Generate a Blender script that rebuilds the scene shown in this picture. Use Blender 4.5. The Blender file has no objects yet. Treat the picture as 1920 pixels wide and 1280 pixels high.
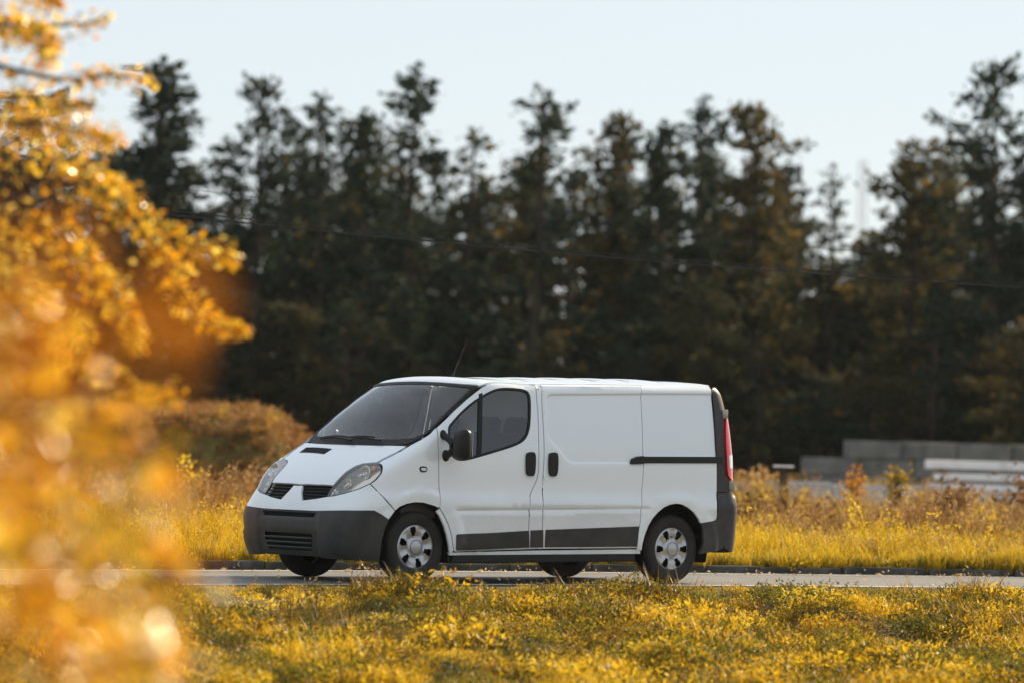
import bpy, bmesh, math, random
import numpy as np
from mathutils import Vector, Matrix, Euler
from mathutils.geometry import delaunay_2d_cdt
R = math.radians
random.seed(7); rng = np.random.default_rng(7)
scene = bpy.context.scene
COL = scene.collection

# ------------------------------------------------------------------ camera, sky, sun, exposure
CAM_H = 1.3907
cam = bpy.data.cameras.new('camera'); cam_o = bpy.data.objects.new('camera', cam); COL.objects.link(cam_o)
cam.sensor_width = 36.0; cam.lens = 9000/1920*36.0
cam.clip_start = .2; cam.clip_end = 6000
cam_o.matrix_world = (Matrix.Translation((0, 0, CAM_H)) @ Matrix.Rotation(R(90)+.0193, 4, 'X') @ Matrix.Rotation(.0264, 4, 'Z'))
cam.dof.use_dof = True; cam.dof.focus_distance = 45.2
cam.dof.aperture_fstop = (cam.lens/1000)/.115
scene.camera = cam_o

SUN_AZ, SUN_EL = R(38), R(29)          # azimuth clockwise from the view direction (+Y), elevation
w = bpy.data.worlds.new('World'); scene.world = w; w.use_nodes = True
nt = w.node_tree; nt.nodes.clear()
sky = nt.nodes.new('ShaderNodeTexSky'); sky.sky_type = 'NISHITA'; sky.sun_disc = False
sky.sun_elevation = SUN_EL; sky.sun_rotation = SUN_AZ
sky.air_density = 1.0; sky.dust_density = .4; sky.ozone_density = 3.0
bg = nt.nodes.new('ShaderNodeBackground'); bg.inputs['Strength'].default_value = .12
wo = nt.nodes.new('ShaderNodeOutputWorld')
veil = nt.nodes.new('ShaderNodeMixRGB'); veil.inputs[0].default_value = .88        # thin even high cloud over the whole sky
veil.inputs[2].default_value = (3.24, 3.48, 3.70, 1)
nt.links.new(sky.outputs[0], veil.inputs[1]); nt.links.new(veil.outputs[0], bg.inputs[0]); nt.links.new(bg.outputs[0], wo.inputs[0])
sl = bpy.data.lights.new('sun', 'SUN'); sl.energy = 5.0; sl.angle = R(.6); sl.color = (1, .80, .52)
so = bpy.data.objects.new('sun', sl); COL.objects.link(so)
sd = Vector((math.sin(SUN_AZ)*math.cos(SUN_EL), math.cos(SUN_AZ)*math.cos(SUN_EL), math.sin(SUN_EL)))
so.rotation_euler = sd.to_track_quat('Z', 'Y').to_euler(); so.location = sd*60
scene.view_settings.view_transform = 'Standard'; scene.view_settings.look = 'None'
scene.view_settings.exposure = 0.88; scene.view_settings.gamma = 1.0

# ------------------------------------------------------------------ materials
def mat(name, col=(.5, .5, .5), rough=.5, metal=0., spec=.5, coat=0., coat_r=.05):
    m = bpy.data.materials.new(name); m.use_nodes = True
    b = m.node_tree.nodes['Principled BSDF']
    b.inputs['Base Color'].default_value = (*col, 1); b.inputs['Roughness'].default_value = rough
    b.inputs['Metallic'].default_value = metal; b.inputs['Specular IOR Level'].default_value = spec
    b.inputs['Coat Weight'].default_value = coat; b.inputs['Coat Roughness'].default_value = coat_r
    return m
def N(m, t): return m.node_tree.nodes.new(t)
def L(m, a, b): m.node_tree.links.new(a, b)
def BS(m): return m.node_tree.nodes['Principled BSDF']
def noise_col(m, cols, scale=5., detail=6., coord='Object', stretch=(1, 1, 1), rough=.6, dist=0.):
    tc = N(m, 'ShaderNodeTexCoord'); mp = N(m, 'ShaderNodeMapping'); mp.inputs['Scale'].default_value = stretch
    L(m, tc.outputs[coord], mp.inputs['Vector'])
    nz = N(m, 'ShaderNodeTexNoise'); nz.inputs['Scale'].default_value = scale; nz.inputs['Detail'].default_value = detail
    nz.inputs['Roughness'].default_value = rough; nz.inputs['Distortion'].default_value = dist
    L(m, mp.outputs[0], nz.inputs['Vector'])
    cr = N(m, 'ShaderNodeValToRGB'); e = cr.color_ramp.elements
    while len(e) < len(cols): e.new(.5)
    for i, (p, c) in enumerate(cols): e[i].position = p; e[i].color = (*c, 1)
    L(m, nz.outputs['Fac'], cr.inputs[0])
    return nz, cr
def bump(m, fac, strength=.3, dist=.01):
    b = N(m, 'ShaderNodeBump'); b.inputs['Strength'].default_value = strength; b.inputs['Distance'].default_value = dist
    L(m, fac, b.inputs['Height']); L(m, b.outputs[0], BS(m).inputs['Normal']); return b
def leaf_mat(name, cols, trans=.5, rough=.45, spec=.4, tint=(1, 1, 1)):
    # leaf: reflecting + light-transmitting, colour varied per leaf through a face attribute
    m = bpy.data.materials.new(name); m.use_nodes = True; n = m.node_tree.nodes
    b = BS(m); b.inputs['Roughness'].default_value = rough; b.inputs['Specular IOR Level'].default_value = spec
    at = N(m, 'ShaderNodeAttribute'); at.attribute_name = 'shade'
    oi = N(m, 'ShaderNodeObjectInfo')
    ad = N(m, 'ShaderNodeMath'); ad.operation = 'MULTIPLY_ADD'
    L(m, oi.outputs['Random'], ad.inputs[0]); ad.inputs[1].default_value = .25; L(m, at.outputs['Fac'], ad.inputs[2])
    sb = N(m, 'ShaderNodeMath'); sb.operation = 'SUBTRACT'; L(m, ad.outputs[0], sb.inputs[0]); sb.inputs[1].default_value = .125
    cr = N(m, 'ShaderNodeValToRGB'); e = cr.color_ramp.elements
    while len(e) < len(cols): e.new(.5)
    for i, (p, c) in enumerate(cols): e[i].position = p; e[i].color = (*c, 1)
    L(m, sb.outputs[0], cr.inputs[0]); L(m, cr.outputs[0], b.inputs['Base Color'])
    tr = N(m, 'ShaderNodeBsdfTranslucent'); mx = N(m, 'ShaderNodeMixShader'); mx.inputs[0].default_value = trans
    mu = N(m, 'ShaderNodeMixRGB'); mu.blend_type = 'MULTIPLY'; mu.inputs[0].default_value = 1
    L(m, cr.outputs[0], mu.inputs[1]); mu.inputs[2].default_value = (*tint, 1)
    L(m, mu.outputs[0], tr.inputs[0])
    L(m, b.outputs[0], mx.inputs[1]); L(m, tr.outputs[0], mx.inputs[2]); L(m, mx.outputs[0], n['Material Output'].inputs[0])
    return m

# ------------------------------------------------------------------ scene helpers
def link(o, parent=None):
    COL.objects.link(o)
    if parent is not None: o.parent = parent
    return o
def tag(o, label=None, cat=None, group=None, kind=None):
    if label: o['label'] = label
    if cat: o['category'] = cat
    if group: o['group'] = group
    if kind: o['kind'] = kind
    return o
def empty(name, loc=(0, 0, 0), rz=0.):
    o = bpy.data.objects.new(name, None); o.location = loc; o.rotation_euler = (0, 0, rz); o.empty_display_size = .2
    return link(o)
def mesh_obj(name, V_, F_, m, parent=None, smooth=False, shade=None):
    me = bpy.data.meshes.new(name); me.from_pydata([tuple(v) for v in V_], [], F_); me.update()
    if m is not None: me.materials.append(m)
    if smooth: me.polygons.foreach_set('use_smooth', [True]*len(me.polygons))
    if shade is not None:
        a = me.attributes.new('shade', 'FLOAT', 'FACE'); a.data.foreach_set('value', np.asarray(shade, np.float32))
    return link(bpy.data.objects.new(name, me), parent)
def bm_obj(name, bm, m, parent=None, smooth=False, angle=35):
    me = bpy.data.meshes.new(name); bmesh.ops.recalc_face_normals(bm, faces=bm.faces); 
    if smooth:
        for f in bm.faces: f.smooth = True
        for e in bm.edges:
            if len(e.link_faces) == 2 and e.calc_face_angle(0) > R(angle): e.smooth = False
    bm.to_mesh(me); bm.free()
    if m is not None: me.materials.append(m)
    return link(bpy.data.objects.new(name, me), parent)
def box(bm, c, s, rot=None, bevel=0.):
    r = bmesh.ops.create_cube(bm, size=1.0)
    M = Matrix.Translation(c) @ (rot.to_4x4() if rot is not None else Matrix()) @ Matrix.Diagonal((*s, 1))
    bmesh.ops.transform(bm, matrix=M, verts=r['verts'])
    if bevel:
        es = list({e for v in r['verts'] for e in v.link_edges})
        bmesh.ops.bevel(bm, geom=es, offset=bevel, segments=2, affect='EDGES', profile=.5)
def tube(bm, pts, rad, n=8, cap=True):
    pts = [Vector(p) for p in pts]; rad = rad if hasattr(rad, '__len__') else [rad]*len(pts)
    rings = []; ref = Vector((0, 0, 1))
    for i, p in enumerate(pts):
        t = (pts[min(i+1, len(pts)-1)]-pts[max(i-1, 0)]).normalized()
        if abs(t.dot(ref)) > .95: ref = Vector((1, 0, 0))
        a = t.cross(ref).normalized(); b = t.cross(a).normalized()
        rings.append([bm.verts.new(p+(a*math.cos(2*math.pi*k/n)+b*math.sin(2*math.pi*k/n))*rad[i]) for k in range(n)])
    for r0, r1 in zip(rings, rings[1:]):
        for k in range(n): bm.faces.new((r0[k], r0[(k+1) % n], r1[(k+1) % n], r1[k]))
    if cap: bm.faces.new(rings[0][::-1]); bm.faces.new(rings[-1])
def lathe(bm, prof, n=48, axis='Y', c=(0, 0, 0)):
    # prof: (radius, along) pairs, revolved around the axis
    rings = []
    for r, h in prof:
        ring = []
        for k in range(n):
            a = 2*math.pi*k/n; u, v = r*math.cos(a), r*math.sin(a)
            ring.append(bm.verts.new((c[0]+u, c[1]+h, c[2]+v) if axis == 'Y' else (c[0]+u, c[1]+v, c[2]+h)))
        rings.append(ring)
    for r0, r1 in zip(rings, rings[1:]):
        for k in range(n): bm.faces.new((r0[k], r0[(k+1) % n], r1[(k+1) % n], r1[k]))
    return rings

# ---- van body surface (local metres: x back from the nose, y across, z up) ----
def _sm(a, b, t):
    t = np.clip((t-a)/(b-a), 0, 1); return t*t*(3-2*t)
def _pch(xs, ys):
    # smooth monotone cubic interpolation
    xs = np.array(xs, float); ys = np.array(ys, float)
    h = np.diff(xs); d = np.diff(ys)/h
    m = np.zeros_like(ys); m[0] = d[0]; m[-1] = d[-1]
    for i in range(1, len(xs)-1):
        if d[i-1]*d[i] > 0:
            w1 = 2*h[i]+h[i-1]; w2 = h[i]+2*h[i-1]
            m[i] = (w1+w2)/(w1/d[i-1]+w2/d[i])
    def f(t):
        t = np.asarray(t, float)
        i = np.clip(np.searchsorted(xs, t)-1, 0, len(xs)-2)
        u = np.clip((t-xs[i])/h[i], 0, 1)
        v = ys[i]*(1+2*u)*(1-u)**2+h[i]*m[i]*u*(1-u)**2+ys[i+1]*u*u*(3-2*u)-h[i]*m[i+1]*u*u*(1-u)
        v = v+np.where(t < xs[0], (t-xs[0])*m[0], 0)+np.where(t > xs[-1], (t-xs[-1])*m[-1], 0)
        return v
    return f
_front = _pch([.20, .28, .36, .5, .625, .66, .72, .80, .88, .95, 1.05, 1.15, 1.225, 1.275, 1.40, 1.56, 1.72, 1.868, 1.91],
              [.075, .035, .012, 0, .004, .012, .034, .073, .125, .185, .305, .462, .60, .688, .855, 1.040, 1.245, 1.455, 1.53])
_bow = _pch([.2, .6, .75, .88, 1.26, 1.5, 1.84], [.03, .05, .11, .155, .155, .19, .26])
_side = _pch([.18, .30, .45, .60, .69, .715, .76, .87, .93, 1.05, 1.2, 1.4, 1.6, 1.75, 1.86, 2.0],
             [.900, .928, .940, .946, .951, .954, .951, .927, .925, .924, .919, .893, .857, .826, .800, .765])
_top = _pch([1.40, 1.52, 1.62, 1.8, 2.2, 2.87, 3.87, 4.3, 4.5, 4.8],
            [1.86, 1.912, 1.921, 1.919, 1.919, 1.935, 1.949, 1.953, 1.951, 1.935])
_rear = _pch([.2, .3, .45, .6, .84, .87, .95, 1.3, 1.6, 1.8, 1.9],
             [4.70, 4.765, 4.785, 4.79, 4.785, 4.745, 4.735, 4.72, 4.70, 4.665, 4.63])
def _smax(a, b, k):
    h = np.clip(k-np.abs(a-b), 0, None)/k
    return np.maximum(a, b)+h*h*k*.25
def body(x, y, z):
    ay = np.abs(y)
    fr = _front(z)+_bow(z)*ay**2-x
    # slope-normalise so the blend radius stays honest on the raked screen
    n = np.where(z > .88, .62, 1.0); n = 1-.38*_sm(.7, 1.0, z)
    fr = fr*n
    nar = .045*np.clip((1.05-x)/1.05, 0, 1)**2
    r1, r2 = np.hypot(x-.833, z-.35), np.hypot(x-3.931, z-.35)
    fl = .020*np.maximum(1-_sm(.47, .565, r1), 1-_sm(.47, .565, r2))
    base = _side(z)
    fl = np.clip(.949+fl*.25-base, 0, fl+.001)*_sm(0, .02, fl)
    sd = ay-(base-nar+fl-.10*np.clip(x-4.2, 0, 1)**2)
    kf = .32-.20*_sm(.72, 1.05, z)-.06*_sm(1.1, 1.5, z)
    a = _smax(fr, sd, kf)
    tp = z-(_top(x)-(.035+.012*_sm(1.7, 2.2, x)-.010*_sm(4.0, 4.5, x))*(ay/.75)**2.2)
    # transverse roof ribs
    rib = np.clip(np.cos((x-2.25)*2*np.pi/.42), .55, 1)-.55
    tp = tp-.010*rib/.45*_sm(2.1, 2.2, x)*(1-_sm(4.2, 4.3, x))*(1-_sm(.52, .60, ay))
    a = _smax(a, tp, .07)
    re = x-(_rear(z)-.05*ay**2)
    return _smax(a, re, .13)
def grad(P, e=2e-4):
    x, y, z = P[:, 0], P[:, 1], P[:, 2]
    g = np.stack([body(x+e, y, z)-body(x-e, y, z), body(x, y+e, z)-body(x, y-e, z), body(x, y, z+e)-body(x, y, z-e)], 1)
    return g/np.maximum(np.linalg.norm(g, axis=1, keepdims=True), 1e-12)
def cast(O, D, t0, t1, n=160):
    # first crossing from outside along rays O + t D
    O = np.atleast_2d(O); D = np.atleast_2d(D); N = len(D)
    ts = np.linspace(t0, t1, n); lo = np.full(N, np.nan); hi = np.full(N, np.nan)
    prev = np.full(N, 1.0); done = np.zeros(N, bool)
    for i, t in enumerate(ts):
        p = O+t*D; v = body(p[:, 0], p[:, 1], p[:, 2])
        hit = (~done) & (v <= 0) & (i > 0)
        lo[hit] = ts[i-1]; hi[hit] = t; done |= hit
    for _ in range(26):
        m = .5*(lo+hi); p = O+m[:, None]*D
        s = body(p[:, 0], p[:, 1], p[:, 2]) > 0
        lo = np.where(s, m, lo); hi = np.where(s, hi, m)
    return O+(.5*(lo+hi))[:, None]*D
XC = 1.4
def on_side(q):            # (x, z) -> near side surface
    q = np.asarray(q, float); n = len(q)
    O = np.stack([q[:, 0], np.full(n, -1.2), q[:, 1]], 1)
    return cast(O, np.tile([0, 1., 0], (n, 1)), 0, 1.2, 120)
def on_top(q):             # (x, y) -> from above
    q = np.asarray(q, float); n = len(q)
    O = np.stack([q[:, 0], q[:, 1], np.full(n, 2.2)], 1)
    return cast(O, np.tile([0, 0, -1.], (n, 1)), 0, 1.8, 180)
def on_front(q):           # (angle*1.2, z) -> from around the nose
    q = np.asarray(q, float); n = len(q); a = q[:, 0]/1.2
    D = np.stack([np.cos(a), np.sin(a), 0*a], 1)
    O = np.stack([XC-2*np.cos(a), -2*np.sin(a), q[:, 1]], 1)
    return cast(O, D, 0, 2., 200)
def on_screen(q):          # (y, z) -> from straight ahead
    q = np.asarray(q, float); n = len(q)
    O = np.stack([np.full(n, -.3), q[:, 0], q[:, 1]], 1)
    return cast(O, np.tile([1., 0, 0], (n, 1)), 0, 2.6, 200)
def on_rear(q):            # (y, z) -> from straight behind
    q = np.asarray(q, float); n = len(q)
    O = np.stack([np.full(n, 5.1), q[:, 0], q[:, 1]], 1)
    return cast(O, np.tile([-1., 0, 0], (n, 1)), 0, 1.2, 120)
XR = 4.25
def on_corner(q):          # (angle*.6, z) -> round the rear corner; angle 0 = straight back
    q = np.asarray(q, float); n = len(q); a = q[:, 0]/.6
    D = np.stack([-np.cos(a), np.sin(a), 0*a], 1)
    O = np.stack([XR+1.6*np.cos(a), -.4-1.6*np.sin(a), q[:, 1]], 1)
    return cast(O, D, 0, 1.6, 160)
V = {
    'door_top': [(1.046,1.44), (1.247,1.59), (1.413,1.706), (1.533,1.78), (1.625,1.835), (1.705,1.868), (1.863,1.891), (2.097,1.904), (2.231,1.908), (2.368,1.902), (2.357,1.89), (2.32,1.879)],
    'door_rear': [(2.259,1.844), (2.25,1.753), (2.248,1.622), (2.239,1.483), (2.228,1.319), (2.222,1.173), (2.22,1.053), (2.196,0.963), (2.147,0.88), (2.113,0.825), (2.101,0.692), (2.105,0.512), (2.125,0.322)],
    'door_bottom_front': [(1.23,0.294), (1.216,0.31), (1.202,0.369), (1.177,0.47), (1.135,0.563), (1.086,0.638), (1.037,0.697)],
    'door_front': [(1.037,0.697), (1.046,0.848), (1.038,1.017), (1.032,1.27), (1.039,1.396), (1.038,1.435)],
    'window': [(1.16,1.419), (1.17,1.452), (1.214,1.493), (1.338,1.593), (1.473,1.681), (1.606,1.748), (1.716,1.793), (1.782,1.812), (1.868,1.824), (1.995,1.824), (2.088,1.818), (2.138,1.806), (2.165,1.78), (2.174,1.735), (2.165,1.645), (2.147,1.522), (2.128,1.448), (2.095,1.382), (2.049,1.336), (1.983,1.302), (1.876,1.268), (1.718,1.228), (1.51,1.176), (1.376,1.145), (1.304,1.136), (1.242,1.143), (1.196,1.17), (1.171,1.21), (1.16,1.298)],
    'divider': [(1.584,1.728), (1.547,1.508), (1.508,1.18)],
    'slide_front': [(2.329,1.851), (2.307,1.689), (2.296,1.466), (2.291,1.294), (2.276,1.037), (2.268,0.865), (2.264,0.763), (2.268,0.513), (2.29,0.326)],
    'slide_rear': [(3.566,1.879), (3.548,1.79), (3.532,1.58), (3.514,1.318), (3.507,1.126), (3.499,0.968), (3.484,0.846), (3.478,0.777), (3.465,0.707), (3.463,0.585), (3.448,0.532), (3.436,0.428), (3.428,0.34)],
    'quarter_top': [(3.653,1.911), (3.981,1.919), (4.317,1.925)],
    'quarter_rear': [(4.451,1.866), (4.447,1.777), (4.442,1.547), (4.434,1.335), (4.436,1.141), (4.441,0.911), (4.424,0.717), (4.432,0.672), (4.43,0.636), (4.417,0.617), (4.381,0.606), (4.216,0.585)],
    'arch_rear': [(4.216,0.585), (4.191,0.626), (4.132,0.687), (4.054,0.733), (3.978,0.761), (3.902,0.769), (3.826,0.759), (3.752,0.733), (3.678,0.686), (3.614,0.628), (3.561,0.556), (3.517,0.463), (3.492,0.377), (3.485,0.321)],
    'quarter_foot': [(3.485,0.321), (3.424,0.319)],
    'wing_lamp': [(0.757,1.259), (0.684,1.219), (0.597,1.175), (0.513,1.131), (0.465,1.103), (0.458,1.089), (0.435,1.048), (0.412,1.006), (0.361,0.946), (0.314,0.907)],
    'wing_bumper': [(0.314,0.903), (0.392,0.806), (0.531,0.664)],
    'arch_front': [(0.531,0.664), (0.581,0.7), (0.662,0.729), (0.755,0.744), (0.849,0.74), (0.955,0.718), (1.037,0.688)],
    'wing_screen': [(1.038,1.435), (0.962,1.377), (0.89,1.333), (0.827,1.298), (0.757,1.259)],
    'fascia_grey_top': [(0.096,0.641), (0.347,0.643), (0.635,0.658), (0.84,0.664), (0.89,0.629), (0.944,0.585)],
    'fascia_seam': [(0.991,0.664), (0.883,0.806), (0.793,0.903)],
    'lamp': [(0.425,0.777), (0.43,0.841), (0.466,0.927), (0.511,1.012), (0.577,1.065), (0.647,1.089), (0.787,1.102), (0.837,1.089), (0.869,1.048), (0.867,1.006), (0.832,0.946), (0.793,0.907), (0.712,0.859), (0.597,0.813), (0.496,0.786)],
    'grille': [(0.065,0.87), (0.256,0.873), (0.445,0.875), (0.434,0.833), (0.42,0.777), (0.303,0.754), (0.147,0.736), (0.09,0.814)],
    'bumper_arch': [(0.944,0.585), (0.916,0.505), (0.898,0.405), (0.886,0.271), (0.876,0.203)],
    'bumper_foot': [(0.876,0.203), (0.764,0.205), (0.63,0.216), (0.274,0.227)],
    'intake_low': [(0.041,0.424), (0.297,0.434), (0.299,0.354), (0.272,0.272), (0.007,0.272)],
    'intake_top': [(0.031,0.638), (0.353,0.645), (0.327,0.58), (0.038,0.58)],
    'hood_edge': [(0.757,-0.786), (0.684,-0.786), (0.597,-0.764), (0.513,-0.737), (0.465,-0.725), (0.415,-0.589), (0.371,-0.537), (0.295,-0.501), (0.2,-0.491), (0.16,-0.48), (0.134,-0.243), (0.123,0.044)],
    'hood_base': [(0.762,-0.78), (0.696,-0.49), (0.663,-0.252)],
    'vent': [(0.548,0.591), (0.645,0.608), (0.579,0.113), (0.484,0.111)],
    'screen_edge': [(-0.769,1.274), (-0.809,1.307), (-0.846,1.363), (-0.854,1.434), (-0.843,1.544), (-0.823,1.646), (-0.81,1.736), (-0.8,1.803), (-0.789,1.832)],
    'screen_head': [(-0.784,1.837), (-0.614,1.848), (-0.42,1.857), (-0.203,1.863), (-0.045,1.866), (0.037,1.866)],
    'screen_base': [(-0.769,1.274), (-0.641,1.258), (-0.457,1.251), (-0.309,1.248)],
    'trim_door': [(1.236,0.448), (1.252,0.46), (1.653,0.475), (2.103,0.5), (2.123,0.339), (1.25,0.306), (1.237,0.327)],
    'trim_post': [(2.125,0.502), (2.275,0.508), (2.288,0.342), (2.132,0.339)],
    'trim_slide': [(2.306,0.509), (3.449,0.551), (3.436,0.462), (3.427,0.356), (2.308,0.343)],
    'emboss': [(3.548,1.816), (2.441,1.784), (2.395,1.772), (2.367,1.734), (2.328,1.415), (2.354,1.356), (2.574,1.153), (2.63,1.132), (3.329,1.144)],
    'emboss_q': [(3.557,1.816), (4.451,1.839)],
    'rail': [(3.336,1.158), (3.386,1.202), (3.489,1.216), (4.457,1.23), (4.455,1.166), (3.489,1.148), (3.34,1.14)],
    'handle_f': [(2.061,1.205), (2.084,1.229), (2.143,1.233), (2.171,1.215), (2.171,1.104), (2.16,1.018), (2.129,1.005), (2.078,1.01), (2.06,1.05)],
    'handle_s': [(2.335,1.209), (2.353,1.23), (2.415,1.233), (2.443,1.215), (2.443,1.108), (2.432,1.022), (2.403,1.006), (2.359,1.009), (2.333,1.046)],
    'repeater': [(0.819,1.06), (0.84,1.071), (0.893,1.067), (0.897,1.045), (0.879,1.031), (0.828,1.032)],
    'pillar': [(0.656,1.866), (0.706,1.547), (0.735,1.141), (0.729,0.911), (0.729,0.894)],
    'bump_r': [(0.73,0.845), (0.749,0.672)],
    'rearbump': [(4.443,0.841), (4.43,0.701), (4.43,0.636), (4.417,0.617), (4.381,0.605), (4.216,0.584), (4.243,0.519), (4.256,0.411), (4.221,0.338), (4.198,0.293), (4.476,0.331), (4.594,0.368)],
}

# ------------------------------------------------------------------ van materials
M_white = mat('van_paint', (.79, .85, .90), .22, coat=1., coat_r=.03)
def _paint():
    m = M_white; b = BS(m)
    # road film: faint warm-grey dirt, thicker low down on the flanks, in uneven streaks
    nz, cr = noise_col(m, [(.42, (0, 0, 0)), (.75, (1, 1, 1))], 3.2, 8, stretch=(1, 1, 2.2))
    tc = N(m, 'ShaderNodeTexCoord'); sx = N(m, 'ShaderNodeSeparateXYZ'); L(m, tc.outputs['Object'], sx.inputs[0])
    mr = N(m, 'ShaderNodeMapRange'); mr.inputs[1].default_value = 1.0; mr.inputs[2].default_value = .25
    mr.inputs[3].default_value = .0; mr.inputs[4].default_value = .42; L(m, sx.outputs['Z'], mr.inputs[0])
    mu = N(m, 'ShaderNodeMath'); mu.operation = 'MULTIPLY'; L(m, cr.outputs[0], mu.inputs[0]); L(m, mr.outputs[0], mu.inputs[1])
    mx = N(m, 'ShaderNodeMixRGB'); L(m, mu.outputs[0], mx.inputs[0]); mx.inputs[1].default_value = (.79, .85, .90, 1)
    mx.inputs[2].default_value = (.36, .32, .26, 1); L(m, mx.outputs[0], b.inputs['Base Color'])
    ra = N(m, 'ShaderNodeMath'); ra.operation = 'MULTIPLY_ADD'; L(m, mu.outputs[0], ra.inputs[0]); ra.inputs[1].default_value = .8; ra.inputs[2].default_value = .20
    L(m, ra.outputs[0], b.inputs['Roughness'])
    n2 = N(m, 'ShaderNodeTexNoise'); n2.inputs['Scale'].default_value = 2.2; n2.inputs['Detail'].default_value = 1
    L(m, tc.outputs['Object'], n2.inputs['Vector']); bump(m, n2.outputs['Fac'], .05, .012)
_paint()
M_grey = mat('bumper_plastic', (.035, .036, .040), .50, spec=.40)
def _pl(m, s=900, k=.12):
    nz, cr = noise_col(m, [(.3, (0, 0, 0)), (.7, (1, 1, 1))], s, 2); bump(m, nz.outputs['Fac'], k, .002)
_pl(M_grey)
def _plcol(m, a, b):
    nz, cr = noise_col(m, [(.35, a), (.7, b)], 6, 8); L(m, cr.outputs[0], BS(m).inputs['Base Color'])
_plcol(M_grey, (.022, .023, .026), (.046, .045, .043))
M_black = mat('black_plastic', (.012, .012, .013), .42, spec=.25)
M_seal = mat('rubber_seal', (.010, .010, .010), .55, spec=.25)
M_tyre = mat('tyre_rubber', (.018, .018, .019), .75, spec=.3)
_plcol(M_tyre, (.014, .014, .015), (.034, .032, .029))
M_rim = mat('wheel_trim_silver', (.44, .45, .47), .36, metal=.7)
M_dark = mat('underbody_black', (.008, .008, .008), .85, spec=.2)
M_int = mat('cabin_grey', (.07, .07, .073), .7)
M_seat = mat('seat_cloth', (.014, .014, .017), .9, spec=.1)
M_pale = mat('cabin_liner', (.74, .74, .74), .8)
M_chrome = mat('chrome', (.85, .86, .88), .08, metal=1.)
M_refl = mat('lamp_reflector', (.90, .84, .74), .14, metal=.7)
M_amber = mat('amber_lens', (.85, .33, .03), .15, spec=.6)
M_red = mat('red_lens', (.62, .012, .015), .12, spec=.6, coat=1.)
M_clear = mat('frosted_lens', (.75, .76, .78), .2, coat=1.)
M_steel = mat('hinge_paint', (.72, .74, .76), .3, coat=.5)
def glass(name, tint, refl=1.0):
    m = bpy.data.materials.new(name); m.use_nodes = True; n = m.node_tree.nodes; n.remove(BS(m))
    t = N(m, 'ShaderNodeBsdfTransparent'); t.inputs[0].default_value = (*tint, 1)
    g = N(m, 'ShaderNodeBsdfGlossy'); g.inputs['Roughness'].default_value = .02; g.inputs[0].default_value = (.95, .97, 1, 1)
    f = N(m, 'ShaderNodeFresnel'); f.inputs[0].default_value = 1.5
    mu = N(m, 'ShaderNodeMath'); mu.operation = 'MULTIPLY'; mu.use_clamp = True; L(m, f.outputs[0], mu.inputs[0]); mu.inputs[1].default_value = refl
    x = N(m, 'ShaderNodeMixShader'); L(m, mu.outputs[0], x.inputs[0]); L(m, t.outputs[0], x.inputs[1]); L(m, g.outputs[0], x.inputs[2])
    L(m, x.outputs[0], n['Material Output'].inputs[0]); return m
M_screen = glass('windscreen_glass', (.94, .95, .95), 1.05)
M_glass = glass('side_glass', (.90, .91, .90), 1.8)
M_lens = glass('headlamp_lens', (.93, .94, .95), 1.6)

# ------------------------------------------------------------------ panel builder
def _inside(poly, q):
    x, y = q[:, 0], q[:, 1]; c = np.zeros(len(q), bool); n = len(poly); j = n-1
    for i in range(n):
        xi, yi = poly[i]; xj, yj = poly[j]
        if yi != yj:
            c ^= ((yi > y) != (yj > y)) & (x < (xj-xi)*(y-yi)/(yj-yi)+xi)
        j = i
    return c
def _resample(p, h, closed=True):
    out = []; n = len(p)
    for i in range(n if closed else n-1):
        a, b = np.array(p[i], float), np.array(p[(i+1) % n], float); k = max(1, int(math.ceil(np.linalg.norm(b-a)/h)))
        for s in range(k): out.append(a+(b-a)*s/k)
    if not closed: out.append(np.array(p[-1], float))
    return np.array(out)
def _clean(p):
    q = [np.array(p[0], float)]
    for a in p[1:]:
        if np.linalg.norm(np.array(a)-q[-1]) > 2e-3: q.append(np.array(a, float))
    if np.linalg.norm(q[0]-q[-1]) < 2e-3: q.pop()
    return np.array(q)
def _area(p): return .5*np.sum(p[:, 0]*np.roll(p[:, 1], -1)-np.roll(p[:, 0], -1)*p[:, 1])
def _inset(p, g):
    if g == 0: return p
    d = np.roll(p, -1, 0)-p; d /= np.maximum(np.linalg.norm(d, axis=1, keepdims=True), 1e-9)
    n = np.stack([-d[:, 1], d[:, 0]], 1)*np.sign(_area(p))
    m = n+np.roll(n, 1, 0); m /= np.maximum(np.linalg.norm(m, axis=1, keepdims=True), .3)
    return p+m*g
def smooth_poly(p, it=1):
    p = np.array(p, float)
    for _ in range(it):
        q = np.roll(p, -1, 0); p = np.stack([.75*p+.25*q, .25*p+.75*q], 1).reshape(-1, 2)
    return p
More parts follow.
